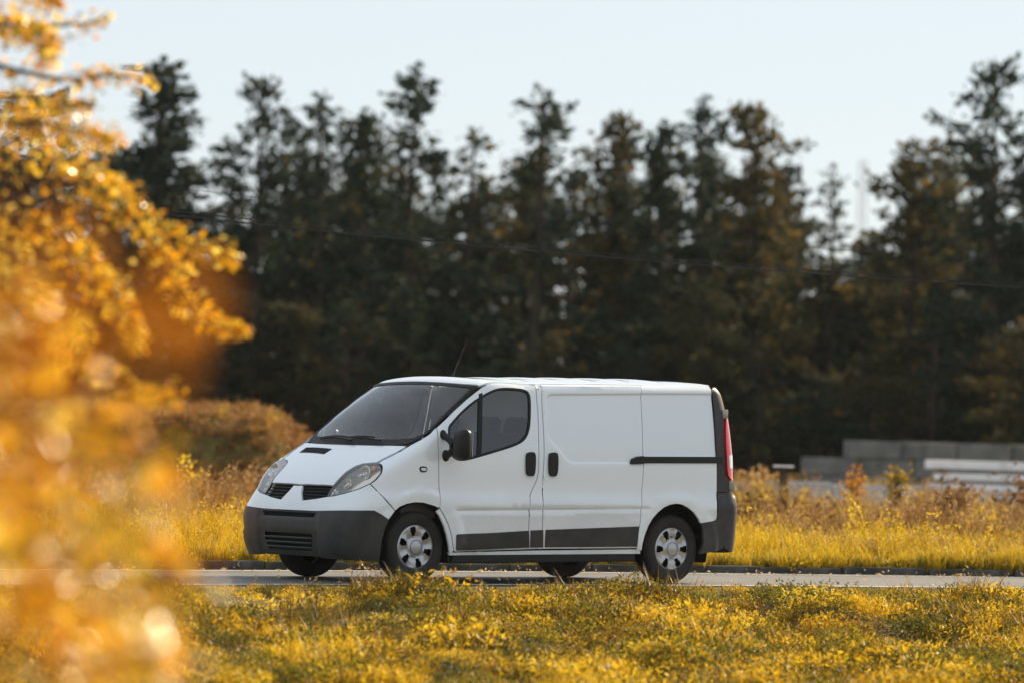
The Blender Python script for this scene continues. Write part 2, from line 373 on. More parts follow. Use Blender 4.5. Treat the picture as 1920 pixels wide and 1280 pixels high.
def panel(name, outline, proj, m, parent, res=.035, gap=.004, off=0., depth=.022, holes=(), lines=(), relief=None, hole_gap=0.):
    out = _resample(_inset(_clean(outline), gap), res); loops = [out]
    for h in holes: loops.append(_resample(_clean(h), res))
    vs = []; es = []
    for lp in loops:
        b = len(vs); vs += [tuple(q) for q in lp]; es += [(b+i, b+(i+1) % len(lp)) for i in range(len(lp))]
    for ln in lines:
        lp = _resample(ln, res*.6, False)
        keep = _inside(out, lp)
        for i in range(len(lp)):
            if keep[i]: vs.append(tuple(lp[i]))
    lo, hi = out.min(0), out.max(0); gx = np.arange(lo[0], hi[0], res); gy = np.arange(lo[1], hi[1], res*.866)
    G = np.array([(x+(res/2 if j % 2 else 0), y) for j, y in enumerate(gy) for x in gx])
    if len(G):
        ok = _inside(out, G)
        for h in loops[1:]: ok &= ~_inside(h, G)
        allb = np.array(vs)
        G = G[ok]
        if len(G):
            keep = np.ones(len(G), bool)
            for i0 in range(0, len(G), 2000):
                d = np.min(((G[i0:i0+2000, None, :]-allb[None])**2).sum(-1), 1); keep[i0:i0+2000] = d > (res*.5)**2
            vs += [tuple(q) for q in G[keep]]
    r = delaunay_2d_cdt([Vector(v) for v in vs], es, [], 0, 1e-5)
    P2 = np.array([tuple(v) for v in r[0]]); tri = [tuple(f) for f in r[2]]
    cen = np.array([P2[list(f)].mean(0) for f in tri]); ok = _inside(out, cen)
    for h in loops[1:]: ok &= ~_inside(h, cen)
    tri = [t for t, k in zip(tri, ok) if k]
    P = proj(P2); bad = np.isnan(P[:, 0]); P[bad] = 0
    tri = [t for t in tri if not bad[list(t)].any()]
    Nn = grad(P)
    rel = off if relief is None else off+relief(P2)
    P = P+Nn*np.reshape(rel, (-1, 1)) if np.ndim(rel) else P+Nn*rel
    T3 = np.array(tri); fn = np.cross(P[T3[:, 1]]-P[T3[:, 0]], P[T3[:, 2]]-P[T3[:, 0]])
    fl = (fn*Nn[T3[:, 0]]).sum(1) < 0; T3[fl] = T3[fl][:, ::-1]
    # free border edges -> rim turned inwards
    cnt = {}
    for t in T3:
        for a, b in ((t[0], t[1]), (t[1], t[2]), (t[2], t[0])):
            k = (min(a, b), max(a, b)); cnt.setdefault(k, []).append((a, b))
    bd = [v[0] for v in cnt.values() if len(v) == 1]
    Vv = list(P); F = [tuple(int(i) for i in t) for t in T3]; base = len(P); idx = {}
    for a, b in bd:
        for q in (a, b):
            if q not in idx:
                idx[q] = len(Vv); Vv.append(P[q]); Vv.append(P[q]-Nn[q]*depth)
    for a, b in bd: F.append((int(idx[b]), int(idx[a]), int(idx[a]+1), int(idx[b]+1)))
    me = bpy.data.meshes.new(name); me.from_pydata([tuple(v) for v in Vv], [], F); me.update()
    me.polygons.foreach_set('use_smooth', [True]*len(me.polygons))
    if relief is None:
        cn = np.zeros((len(Vv), 3)); cn[:base] = Nn
        me.normals_split_custom_set_from_vertices([tuple(c) for c in cn])
    me.materials.append(m)
    return link(bpy.data.objects.new(name, me), parent)
def mirror_part(o, parent, name=None):
    c = o.copy(); c.scale = (1, -1, 1); COL.objects.link(c); c.parent = parent
    for ch in o.children:
        k = ch.copy(); COL.objects.link(k); k.parent = c
    return c
def both(q): q = [tuple(a) for a in q]; return q+[(-a, b) for a, b in q[::-1]]

# ------------------------------------------------------------------ the van
VAN_POS, VAN_YAW = (-.1546, 45.7997), .6736
_c, _s = math.cos(VAN_YAW), math.sin(VAN_YAW)
van = empty('panel_van', (VAN_POS[0]-2.4*_c, VAN_POS[1]-2.4*_s, 0.0), VAN_YAW)
tag(van, 'white panel van with grey plastic bumpers driving along the road', 'van')
def vp(x, y):      # van-local plan position -> world
    return (VAN_POS[0]+_c*(x-2.4)-_s*y, VAN_POS[1]+_s*(x-2.4)+_c*y)

def edge_z(x): return float(on_top([(x, -.745)])[0, 2])
# roof
head = [tuple(p) for p in on_screen(V['screen_head'][:-1]+[(0, 1.8665)])[:, :2]]
roof = [(x+.004, y) for x, y in head]
rs = [(1.64, -.782), (1.70, -.770), (1.78, -.757), (1.88, -.747)]+[(x, -.745) for x in np.linspace(2.0, 4.44, 30)]
rear_ = [(4.50, -.70), (4.555, -.62), (4.585, -.4), (4.595, 0)]
near_loop = roof[::-1]+rs+rear_
full = near_loop+[(x, -y) for x, y in near_loop[-2:0:-1]]
_rib = [[(2.25+.42*k+d, -.6), (2.25+.42*k+d, .6)] for k in range(5) for d in (-.065, -.05, .05, .065)]
panel('roof', full, on_top, M_white, van, .04, 0.0, depth=.02, lines=_rib)

dt = [(1.046, 1.44), (1.247, 1.59), (1.413, 1.706), (1.533, 1.78), (1.615, 1.828), (1.69, 1.858), (1.77, 1.868)]+[(x, edge_z(x)-.008) for x in (1.88, 2.0, 2.1, 2.2)]+[(2.262, edge_z(2.26)-.016)]
door = dt+V['door_rear']+V['door_bottom_front'][:-1]+V['door_front']
win = smooth_poly(V['window'], 1)
def side_relief(q):
    # pressed groove along the flank, fading at the wheel arches
    z = q[:, 1]; x = q[:, 0]; gz = .692+.019*(x-2.2)
    g = np.exp(-((z-gz)/.011)**2)*_sm(1.22, 1.3, x)*(1-_sm(3.5, 3.62, x))
    return -.014*g
_gl = [[(x0, .692+.019*(x0-2.2)+d), (x1, .692+.019*(x1-2.2)+d)] for x0, x1 in ((1.2, 3.62),) for d in (-.02, -.008, 0, .008, .02)]
_gl += [[(1.05, .865), (3.4, .865)], [(1.05, .76), (3.4, .76)]]
d1 = panel('front_door', door, on_side, M_white, van, .035, .0052, holes=[win], lines=_gl, relief=side_relief)
seal = panel('window_seal', smooth_poly(V['window'], 1), on_side, M_seal, d1, .04, -.003, off=.002, depth=.02, holes=[_inset(win, .020)])
gl = panel('window', _inset(win, .016), on_side, M_glass, d1, .05, 0., off=-.008, depth=.003)
dv = V['divider']; bar = [(dv[0][0]-.024, dv[0][1]+.03), (dv[1][0]-.024, dv[1][1]), (dv[2][0]-.024, dv[2][1]), (dv[2][0]+.024, dv[2][1]+.006), (dv[1][0]+.024, dv[1][1]), (dv[0][0]+.024, dv[0][1]+.045)]
panel('window_divider', bar, on_side, M_seal, d1, .04, 0., off=.001, depth=.02)
panel('lower_trim', V['trim_door'], on_side, M_grey, d1, .05, .002, off=.008, depth=.012)
panel('door_handle', smooth_poly(V['handle_f'], 2), on_side, M_black, d1, .02, 0., off=.022, depth=.03)
# inner door card
panel('door_card', [(1.20, .35), (2.08, .35), (2.08, 1.24), (1.75, 1.20), (1.25, 1.12)], on_side, M_int, d1, .08, 0., off=-.06, depth=.02)
post = [(2.27, edge_z(2.27)-.004), (2.345, edge_z(2.35)-.004)]+V['slide_front']+[V['door_rear'][-1]]+V['door_rear'][-2::-1]
p1 = panel('door_post', post, on_side, M_white, van, .035, .0052, lines=_gl, relief=side_relief)
panel('lower_trim', V['trim_post'], on_side, M_grey, p1, .05, .002, off=.008, depth=.012)
# sliding door with its pressed field
emb = V['emboss']; fld = np.array(emb+[(3.60, 1.146), (3.60, 1.818)])
def _polyd(poly, q):
    d = np.full(len(q), 9.); n = len(poly)
    for i in range(n):
        a, b = poly[i], poly[(i+1) % n]; ab = b-a; t = np.clip(((q-a)@ab)/max(ab@ab, 1e-9), 0, 1)
        d = np.minimum(d, np.linalg.norm(q-(a+t[:, None]*ab), axis=1))
    return np.where(_inside(poly, q), d, -d)
def slide_relief(q): return side_relief(q)-.013*_sm(-.004, .018, _polyd(fld, q))
slide = V['slide_front'][::-1]+[(2.55, 1.857), (3.0, 1.866)]+V['slide_rear']
_fl = []
for d in (-.006, .0, .007, .014, .022):
    lp = _inset(fld, d); _fl.append([tuple(a) for a in lp[:-2]])
s1 = panel('sliding_door', slide, on_side, M_white, van, .035, .0052, lines=_gl+_fl, relief=slide_relief)
panel('lower_trim', V['trim_slide'], on_side, M_grey, s1, .05, .002, off=.008, depth=.012)
panel('door_handle', smooth_poly(V['handle_s'], 2), on_side, M_black, s1, .02, 0., off=.022, depth=.03)
panel('rail_carrier', [(3.335, 1.150), (3.36, 1.19), (3.42, 1.213), (3.495, 1.219), (3.495, 1.146), (3.345, 1.139)], on_side, M_black, s1, .03, 0., off=.02, depth=.03)
# cant rail above the sliding door
cant = [(2.355, edge_z(2.36)), (2.8, edge_z(2.8)), (3.2, edge_z(3.2)), (3.585, edge_z(3.58)), (3.591, 1.884), (3.0, 1.869), (2.353, 1.856)]
r1 = panel('cant_rail', cant, on_side, M_white, van, .03, -.004, off=-.0015)
# rear quarter
q2 = np.array([(3.50, 1.818), (4.60, 1.842), (4.60, 1.21), (3.50, 1.20)])
def q_relief(q): return side_relief(q)-.013*_sm(-.004, .018, _polyd(q2, q))
quarter = [(3.597, edge_z(3.6))]+[(x, edge_z(x)) for x in (3.8, 4.0, 4.2, 4.4)]+[(4.452, edge_z(4.45)-.004)]+V['quarter_rear'][:-1]+V['arch_rear']+V['quarter_foot'][1:]+V['slide_rear'][::-1]
_ql = [[(3.5, 1.818+d), (4.5, 1.84+d)] for d in (-.022, -.014, -.007, 0, .006)]
qn = panel('rear_quarter', quarter, on_side, M_white, van, .032, .003, lines=_gl+_ql, relief=q_relief)
rl = panel('door_rail', [(3.50, 1.214), (4.50, 1.229), (4.50, 1.166), (3.50, 1.150)], on_side, M_black, qn, .05, .001, off=.012, depth=.02)
# front wing
wing = V['wing_lamp']+V['wing_bumper'][1:]+V['arch_front'][1:-1]+V['door_front'][:-1]+V['wing_screen'][:-1]
w1 = panel('front_wing', wing, on_side, M_white, van, .03, .0052)
rp_ = panel('side_repeater', smooth_poly(V['repeater'], 2), on_side, M_black, w1, .015, -.008, off=.004, depth=.01)
panel('repeater_lens', smooth_poly(V['repeater'], 2), on_side, M_clear, rp_, .015, .006, off=.011, depth=.01)
# arch lip strip behind the front wheel
lip = [(1.037, .69), (1.084, .632), (1.133, .557), (1.174, .464), (1.199, .363), (1.214, .30), (1.17, .285), (1.155, .36), (1.13, .45), (1.09, .54), (1.04, .62), (1.0, .665)]
panel('arch_lip', lip, on_side, M_white, van, .03, .002)
# sills
panel('sill', [(1.16, .285), (1.23, .288), (2.2, .312), (3.43, .33), (3.48, .315), (3.48, .285), (1.18, .258)], on_side, M_white, van, .05, .002, off=-.012)
b = bmesh.new(); box(b, (2.33, -.86, .235), (2.24, .09, .07), Matrix.Rotation(R(-.7), 3, 'Y'), bevel=.01); sk = bm_obj('sill_skirt', b, M_black, van)
# bonnet
he = V['hood_edge'][:-1]+[(.122, 0)]
hb = [(.757, -.786), (.696, -.49), (.668, -.252), (.66, 0)]
hl = he[::-1]+hb[1:]
hood = V['hood_edge'][:-1]+[(.122, 0)]+[(x, -y) for x, y in V['hood_edge'][:-1][::-1]]+[(x, -y) for x, y in hb[1:-1]]+[(.66, 0)]+hb[1:-1][::-1]
bon = panel('bonnet', hood, on_top, M_white, van, .035, .004)
panel('bonnet_vent', V['vent'], on_top, M_seal, bon, .05, 0., off=.002, depth=.004)
b = bmesh.new()
for k in range(3):
    f = .25+.25*k; A = np.array(V['vent']); pa = A[0]*(1-f)+A[1]*f; pb = A[3]*(1-f)+A[2]*f
    tube(b, [tuple(q) for q in on_top(np.array([pa+(pb-pa)*t for t in (.03, .35, .65, .97)]))+np.array([0, 0, .006])], .005, 6)
bm_obj('vent_slats', b, M_black, bon)
# front fascia (white upper bumper) with grille openings and lamp cut-outs
lamp = V['lamp']; gr = V['grille']
fas = [(0, .642)]+V['fascia_grey_top'][1:]+V['fascia_seam']+lamp[11:]+[lamp[0]]+gr[4:7][0:]+[gr[7], gr[0]]+[(0, .868)]
fas = both([(-a, z) for a, z in fas[1:-1]])
fas = [(-a, z) for a, z in fas]
fas_near = [(0, .642)]+V['fascia_grey_top'][1:]+V['fascia_seam']+lamp[11:]+[lamp[0]]+gr[5:]+[gr[0], (0, .868)]
fasF = fas_near+[(-a, z) for a, z in fas_near[-2:0:-1]]
fa = panel('front_fascia', fasF, on_front, M_white, van, .03, .003)
for sgn in (1, -1):
    g = gr if sgn > 0 else [(-a, z) for a, z in gr]
    gg = panel('grille', g, on_front, M_dark, van, .04, -.004, off=-.05, depth=.02)
    b = bmesh.new(); A = np.array(g)
    for k in range(4):
        z = .862-.030*k-.006; u0 = .075+.022*k+(.012 if k > 2 else 0); u1 = .438-.006*k if k < 3 else .40
        for o_ in (0,):
            pts = on_front(np.array([(sgn*(u0+(u1-u0)*t), z) for t in np.linspace(0, 1, 7)])); nn = grad(pts)
            tube(b, [tuple(q) for q in pts-nn*.018], .007, 6)
    bm_obj('grille_bars', b, M_black, gg)
# grey bumper
ft = V['fascia_grey_top']
bn = [(0, .640)]+ft[1:]+V['bumper_arch'][1:]+[(.764, .203), (.63, .212), (.4, .220), (0, .222)]
bF = bn+[(-a, z) for a, z in bn[-2:0:-1]]
il = [(-.31, .432), (.31, .432), (.315, .35), (.285, .27), (-.285, .27), (-.315, .35)]
it = [(-.355, .628), (.355, .628), (.325, .583), (-.325, .583)]
fogs = [smooth_poly([(s*u, z) for u, z in ((.60, .44), (.70, .44), (.71, .34), (.60, .33))], 2) for s in (1, -1)]
def bump_rel(q):
    # licence-plate shelf stands a little proud, lower half tucks in
    u = np.abs(q[:, 0]+0.); c_ = 1-_sm(.375, .405, u)
    return .008*c_*_sm(.435, .455, q[:, 1])*(1-_sm(.565, .585, q[:, 1]))-.016*c_-.010*(1-_sm(.0, .05, np.abs(q[:, 1]-.46)))*_sm(.55, .62, u)*(1-_sm(.80, .86, u))*(q[:, 0] < 0)
bp = panel('front_bumper', bF, on_front, M_grey, van, .03, .002, off=.010, depth=.05, holes=[il, it], relief=bump_rel, lines=[[(s_*u_, .23), (s_*u_, .63)] for s_ in (1, -1) for u_ in (.37, .38, .395, .41)])
panel('bumper_intake', [(-.35, .46), (.35, .46), (.34, .25), (-.34, .25)], on_front, M_dark, bp, .06, 0., off=-.05, depth=.01)
panel('bumper_intake', [(-.38, .64), (.38, .64), (.35, .57), (-.35, .57)], on_front, M_dark, bp, .06, 0., off=-.035, depth=.01)
for k, z in enumerate((.39, .345, .30)):
    b = bmesh.new(); pts = on_front(np.array([(u, z) for u in np.linspace(-.305, .305, 15)])); tube(b, [tuple(q) for q in pts-grad(pts)*.006], .010, 6); bm_obj('intake_slat', b, M_grey, bp)
for fg in fogs[1:]:
    panel('fog_lamp_blank', fg, on_front, M_black, bp, .03, 0., off=.012, depth=.006)
# headlamps
for sgn in (1, -1):
    lp = [(sgn*a, z) for a, z in lamp]
    hd = panel('headlamp', lp, on_front, M_refl, van, .025, .002, off=-.035, depth=.02)
    panel('lamp_lens', lp, on_front, M_lens, hd, .025, .003, off=.001, depth=.004)
    panel('lamp_rim', lp, on_front, M_seal, hd, .02, .0, off=-.004, depth=.012, holes=[_inset(_clean(lp), .007)])
    for (u, z, rr, mm, nm) in ((.70, 1.005, .078, M_refl, 'lamp_bowl'), (.575, .905, .050, M_refl, 'lamp_bowl'), (.775, 1.055, .03, M_amber, 'indicator_bulb'), (.50, .822, .028, M_clear, 'side_bulb')):
        c = on_front(np.array([(sgn*u, z)])); n_ = grad(c)[0]; c = c[0]
        b = bmesh.new()
        if nm == 'lamp_bowl': lathe(b, [(rr*t, -.060*(1-t*t)) for t in (.02, .25, .5, .7, .85, 1.)]+[(rr*1.06, -.002)], 28, 'Z')
        else: lathe(b, [(rr*.05, .012), (rr*.6, .008), (rr*.9, 0), (rr, -.012)], 20, 'Z')
        d_ = Vector(n_).lerp(Vector((-1, 0, 0)), .6).normalized()
        o = bm_obj(nm, b, mm, hd, True); o.location = Vector(c)-Vector(n_)*.014; o.rotation_euler = d_.to_track_quat('Z', 'Y').to_euler()
    c = on_front(np.array([(sgn*.70, 1.005)])); n_ = grad(c)[0]
    b = bmesh.new(); bmesh.ops.create_uvsphere(b, u_segments=12, v_segments=8, radius=.022)
    o = bm_obj('bulb_cap', b, M_amber if False else M_chrome, hd, True); o.location = Vector(c[0])-Vector(n_)*.03
# windscreen: black border, glass, scuttle
se = V['screen_edge']; shd = [p for p in V['screen_head'] if p[0] < -.05]+[(0, 1.8665)]
sb = [(-.769, 1.274), (-.641, 1.258), (-.457, 1.2515), (0, 1.2495)]
near = [sb[3], sb[2], sb[1]]+se+shd[:-1]
scr = near+[(0, 1.866)]+[(-y, z) for y, z in near[:0:-1]]
ins = _inset(_clean(scr), .028)
ins[ins[:, 1] < 1.34] = ins[ins[:, 1] < 1.34]+np.array([0, .034])
ws = panel('windscreen', scr, on_screen, M_screen, van, .06, .006, off=.0, depth=.004)
panel('screen_border', scr, on_screen, M_seal, ws, .035, .004, off=.003, depth=.01, holes=[ins])
for (y0, z0, y1, z1) in ((-.06, 1.275, .50, 1.285), (-.45, 1.278, .10, 1.290)):
    b = bmesh.new(); p = on_screen(np.array([(y0+(y1-y0)*t, z0+.018*math.sin(t*3)+(z1-z0)*t) for t in np.linspace(0, 1, 9)])); n_ = grad(p)
    tube(b, [tuple(q) for q in p+n_*.03], [.012, .011, .010, .009, .009, .008, .008, .007, .006], 6)
    wp = bm_obj('wiper', b, M_black, van)
    b = bmesh.new(); p2 = on_screen(np.array([(y0+(y1-y0)*t+.02, z0+.030+.02*math.sin(t*3)) for t in np.linspace(.25, 1.08, 9)])); tube(b, [tuple(q) for q in p2+grad(p2)*.014], .008, 6); bm_obj('wiper_blade', b, M_black, wp)
# rear corner: grey pillar, tail lamp, bumper
pil = [(.655, 1.866), (.675, 1.72), (.706, 1.547), (.728, 1.33), (.737, 1.141), (.735, .93), (.734, .888), (.40, .888), (.40, .97), (.57, 1.0), (.618, 1.06), (.622, 1.28), (.60, 1.44), (.56, 1.58), (.50, 1.66), (.40, 1.68), (.36, 1.87), (.45, 1.90), (.60, 1.895)]
pc = panel('rear_pillar', pil, on_corner, M_grey, van, .03, .003, off=.002)
tl = [(.565, 1.005), (.613, 1.062), (.617, 1.28), (.595, 1.44), (.555, 1.575), (.495, 1.655), (.40, 1.67), (.38, 1.40), (.38, 1.02), (.45, .985)]
tp_ = panel('tail_lamp', smooth_poly(tl, 1), on_corner, M_red, van, .025, .003, off=.018, depth=.03)
panel('reversing_lens', [(.585, 1.12), (.59, 1.24), (.45, 1.26), (.45, 1.12)], on_corner, M_clear, tp_, .03, 0., off=.020, depth=.004)
for z in (1.645, .945):
    c = on_corner(np.array([(.60, z)])); n_ = Vector(grad(c)[0]); b = bmesh.new()
    box(b, (0, 0, 0), (.055, .05, .085), bevel=.008); h_ = bm_obj('door_hinge', b, M_steel, van); c2 = on_corner(np.array([(.545, z)]))[0]
    h_.location = Vector(c2)+Vector((.012, -.008, 0)); h_.rotation_euler = (0, 0, -.5)
rb = V['rearbump']
def on_rb(q): return on_corner(q)
bq = [(.733, .885), (.735, .78), (.74, .70), (.741, .635), (.7465, .617), (.760, .606), (.80, .597)]
# bumper side runs forward to the wheel arch in side projection
bs = [(4.442, .882), (4.433, .701), (4.432, .635), (4.418, .617), (4.381, .605), (4.216, .584), (4.243, .519), (4.256, .411), (4.235, .338), (4.205, .290), (4.44, .318), (4.53, .345), (4.56, .40), (4.58, .60), (4.575, .80), (4.56, .882)]
rbp = panel('rear_bumper_end', bs, on_side, M_grey, van, .03, .001, off=.008, depth=.03)
bc = [(.60, .885), (.60, .60), (.60, .36), (.50, .33), (.3, .30), (-.1, .30), (-.1, .885)]
panel('bumper_corner', [(.62, .885), (.635, .60), (.63, .345), (.50, .31), (.3, .30), (.0, .30), (.0, .885)], on_corner, M_grey, rbp, .035, 0., off=.0075, depth=.03)
panel('corner_backing', [(.76, .30), (.76, 1.86), (.2, 1.86), (.2, .30)], on_corner, M_dark, van, .06, 0., off=-.025, depth=.002)
rd = [(-.80, .90), (-.80, 1.0), (-.79, 1.62), (-.73, 1.84), (-.70, 1.885), (-.005, 1.90), (-.005, .90)]
rdo = panel('rear_door', rd, on_rear, M_white, van, .05, .004, off=-.004)
for o in (d1, p1, s1, r1, qn, w1, pc, tp_, rbp, rdo):
    mirror_part(o, van)
for o in [c for c in van.children if c.name.startswith(('arch_lip', 'sill', 'door_hinge', 'corner_backing'))]: mirror_part(o, van)
# wheels
def wheel(name):
    t = empty(name); 
    b = bmesh.new(); w_ = .2
    prof = [(.205, .012), (.224, .004), (.238, 0), (.262, -.006), (.292, -.004), (.312, .004), (.324, .018), (.331, .038)]
    for k in range(1, 6):
        c_ = .038+(w_-.076)*k/6; prof += [(.3325, c_-.006), (.325, c_-.005), (.325, c_+.005), (.3325, c_+.006)]
    prof += [(.331, w_-.038), (.322, w_-.018), (.300, w_), (.22, w_), (.2, w_-.03)]
    lathe(b, prof, 72, 'Y'); bm_obj('tyre', b, M_tyre, t, True, 30)
    # trim: dished disc with six openings
    b = bmesh.new(); nr, na = 26, 180; rr = np.linspace(.012, .224, nr); grid = []
    def h(r): return .030-.016*_sm(.05, .10, r)-.0*r+.010*_sm(.10, .15, r)-.012*_sm(.185, .205, r)-.012*_sm(.205, .224, r)
    for r_ in rr:
        grid.append([b.verts.new((r_*math.cos(2*math.pi*k/na), .028-h(r_)-(.006*math.cos(6*2*math.pi*k/na) if .09 < r_ < .19 else 0), r_*math.sin(2*math.pi*k/na))) for k in range(na)])
    for i in range(nr-1):
        for k in range(na):
            rm = .5*(rr[i]+rr[i+1]); a = ((k+.5)/na*6+.5) % 1-.5
            if .102 < rm < .186 and abs(a) < .155+.75*(rm-.102)*1.1 and not (rm > .175 and abs(a) > .16): continue
            b.faces.new((grid[i][k], grid[i][(k+1) % na], grid[i+1][(k+1) % na], grid[i+1][k]))
    g0 = bmesh.ops.extrude_face_region(b, geom=b.faces[:]); bmesh.ops.translate(b, vec=(0, .008, 0), verts=[v for v in g0['geom'] if isinstance(v, bmesh.types.BMVert)])
    rim = bm_obj('wheel_trim', b, M_rim, t, True, 40)
    b = bmesh.new(); lathe(b, [(.001, -.008), (.03, -.007), (.055, -.002), (.060, .004), (.062, .02)], 40, 'Y'); bm_obj('hub_cap', b, M_rim, rim, True)
    b = bmesh.new(); lathe(b, [(.0605, -.0005), (.0635, -.0015), (.066, .001), (.066, .02)], 40, 'Y'); bm_obj('cap_ring', b, M_black, rim, True)
    b = bmesh.new(); lathe(b, [(.001, .055), (.12, .055), (.2, .05), (.221, .02)], 48, 'Y'); bm_obj('wheel_disc', b, M_dark, t, True)
    return t
def copy_thing(o, parent):
    c = o.copy(); COL.objects.link(c); c.parent = parent
    for ch in o.children: copy_thing(ch, c)
    return c
wh = wheel('wheel'); wh.parent = van
for i, (x, y, f, a) in enumerate(((.833, -.875, 0, .3), (3.931, -.875, 0, .0), (.833, .875, 1, .7), (3.931, .875, 1, 1.1))):
    o = wh if i == 0 else copy_thing(wh, van)
    o.location = (x, y, .333); o.rotation_euler = (0, a, math.pi if f else 0)
# wheel housings, underbody, mud flaps
for x in (.833, 3.931):
    for s in (-1, 1):
        b = bmesh.new(); rg = []
        for y in (.925, .60):
            rg.append([b.verts.new((x+.405*math.cos(t), s*y, .345+.405*math.sin(t))) for t in np.linspace(R(-20), R(200), 24)])
        for k in range(23): b.faces.new((rg[0][k], rg[0][k+1], rg[1][k+1], rg[1][k]))
        b.faces.new(rg[1]); bm_obj('wheel_housing', b, M_dark, van)
b = bmesh.new(); box(b, (2.38, 0, .34), (4.0, 1.15, .22)); box(b, (2.38, 0, .36), (2.1, 1.7, .16)); box(b, (3.0, 0, .27), (1.6, .5, .14)); box(b, (4.38, 0, .44), (.36, 1.4, .16)); box(b, (.28, 0, .40), (.3, 1.4, .2)); bm_obj('underbody', b, M_dark, van)
for x in (.833, 3.931):
    b = bmesh.new(); tube(b, [(x, -.7, .333), (x, .7, .333)], .05, 8); bm_obj('axle', b, M_dark, van)
for s in (-1, 1):
    b = bmesh.new(); box(b, (1.19, s*.80, .27), (.02, .22, .16), bevel=.005); bm_obj('mud_flap', b, M_black, van)
# cargo liner keeps the load space dark behind the shut lines
b = bmesh.new(); box(b, (2.28, 0, 1.10), (.03, 1.62, 1.46)); bm_obj('bulkhead', b, M_pale, van)
b = bmesh.new(); box(b, (3.4, 0, .46), (2.2, 1.72, .03)); bm_obj('load_floor', b, M_dark, van)
for s in (-1, 1):
    b = bmesh.new(); box(b, (3.38, s*.74, 1.1), (2.1, .02, 1.3)); bm_obj('load_liner', b, M_dark, van)
# cabin
b = bmesh.new(); box(b, (1.30, 0, .50), (1.6, 1.6, .05)); bm_obj('cab_floor', b, M_dark, van)
b = bmesh.new()
pr = [(.72, 1.20), (.80, 1.245), (.98, 1.255), (1.10, 1.235), (1.16, 1.17), (1.14, 1.0), (1.10, .6), (.70, .6)]
va = [b.verts.new((x+.06*0, -.80, z)) for x, z in pr]; vb = [b.verts.new((x, .80, z)) for x, z in pr]
for k in range(len(pr)): b.faces.new((va[k], va[(k+1) % len(pr)], vb[(k+1) % len(pr)], vb[k]))
b.faces.new(va); b.faces.new(vb[::-1]); bm_obj('dashboard', b, M_int, van)
b = bmesh.new(); box(b, (1.02, .40, 1.30), (.20, .34, .12), bevel=.03); bm_obj('instrument_hood', b, M_int, van)
b = bmesh.new(); bmesh.ops.create_cone  # steering wheel: ring, hub and three spokes
rg = []; 
for k in range(32):
    a = 2*math.pi*k/32; rg.append((.19*math.cos(a), .19*math.sin(a), 0))
tube(b, rg+[rg[0]], .015, 8, cap=False); lathe(b, [(.001, .02), (.05, .018), (.065, -.01), (.06, -.04)], 20, 'Z')
for a in (.3, math.pi-.3, -math.pi/2): tube(b, [(.05*math.cos(a), .05*math.sin(a), 0), (.185*math.cos(a), .185*math.sin(a), 0)], .014, 6)
o = bm_obj('steering_wheel', b, M_black, van, True); o.location = (1.30, .40, 1.31); o.rotation_euler = (0, R(48), 0)
for (y, wd) in ((-.42, .80), (.42, .50)):
    st = empty('seat', (0, 0, 0)); st.parent = van
    b = bmesh.new(); box(b, (1.75, y, .83), (.52, wd, .18), bevel=.05); bm_obj('seat_cushion', b, M_seat, st, True)
    b = bmesh.new(); box(b, (2.08, y, 1.10), (.15, wd, .62), Matrix.Rotation(R(14), 3, 'Y'), bevel=.05); bm_obj('backrest', b, M_seat, st, True)
    for yy in ((y-.2, y+.2) if wd > .6 else (y,)):
        b = bmesh.new(); box(b, (2.17, yy, 1.47), (.09, .27, .17), Matrix.Rotation(R(14), 3, 'Y'), bevel=.035); bm_obj('headrest', b, M_seat, st, True)
b = bmesh.new(); box(b, (1.50, 0, 1.76), (.03, .24, .07), bevel=.012); bm_obj('inside_mirror', b, M_black, van, True)
# door mirrors
for s in (1, -1):
    mr = empty('door_mirror', (0, 0, 0)); mr.parent = van; mr.scale = (1, s, 1)
    if s < 0: mr.location = (.10, -.09, -.02)   # far mirror sits folded in
    b = bmesh.new()
    for (x, y, z, r_) in ((1.10, -.893, 1.368, .040), (1.118, -.918, 1.180, .044)):
        m_ = Matrix.Translation((x, y, z)) @ Matrix.Diagonal((1, .6, 1.25, 1)); bmesh.ops.create_uvsphere(b, u_segments=16, v_segments=10, radius=r_, matrix=m_)
        tube(b, [(x, y-.005, z), (x+.008, y-.075, z+(-.03 if z > 1.3 else .03)), (1.125, -1.04, 1.275+(.02 if z > 1.3 else -.02))], [.032, .034, .045], 10)
    bm_obj('mirror_arm', b, M_black, mr, True, 50)
    b = bmesh.new(); box(b, (1.135, -1.135, 1.285), (.13, .205, .295), bevel=.055)
    for v in b.verts:
        if v.co.x < 1.12: v.co.y = -1.135+(v.co.y+1.135)*.82; v.co.z = 1.285+(v.co.z-1.285)*.86
    bmesh.ops.subdivide_edges(b, edges=b.edges[:], cuts=1, use_grid_fill=True); bmesh.ops.smooth_vert(b, verts=b.verts[:], factor=.4, use_axis_x=True, use_axis_y=True, use_axis_z=True)
    bm_obj('mirror_housing', b, M_black, mr, True, 80)
    b = bmesh.new(); box(b, (1.203, -1.135, 1.285), (.004, .15, .22), bevel=.0015); bm_obj('mirror_glass', b, M_chrome, mr)
# roof aerial
b = bmesh.new(); tube(b, [(1.89, .0, 1.917), (1.90, 0, 1.95)], [.016, .008], 8); tube(b, [(1.90, 0, 1.945), (1.98, 0, 2.12), (2.07, 0, 2.31)], [.0032, .0024, .0018], 6); bm_obj('aerial', b, M_black, van)

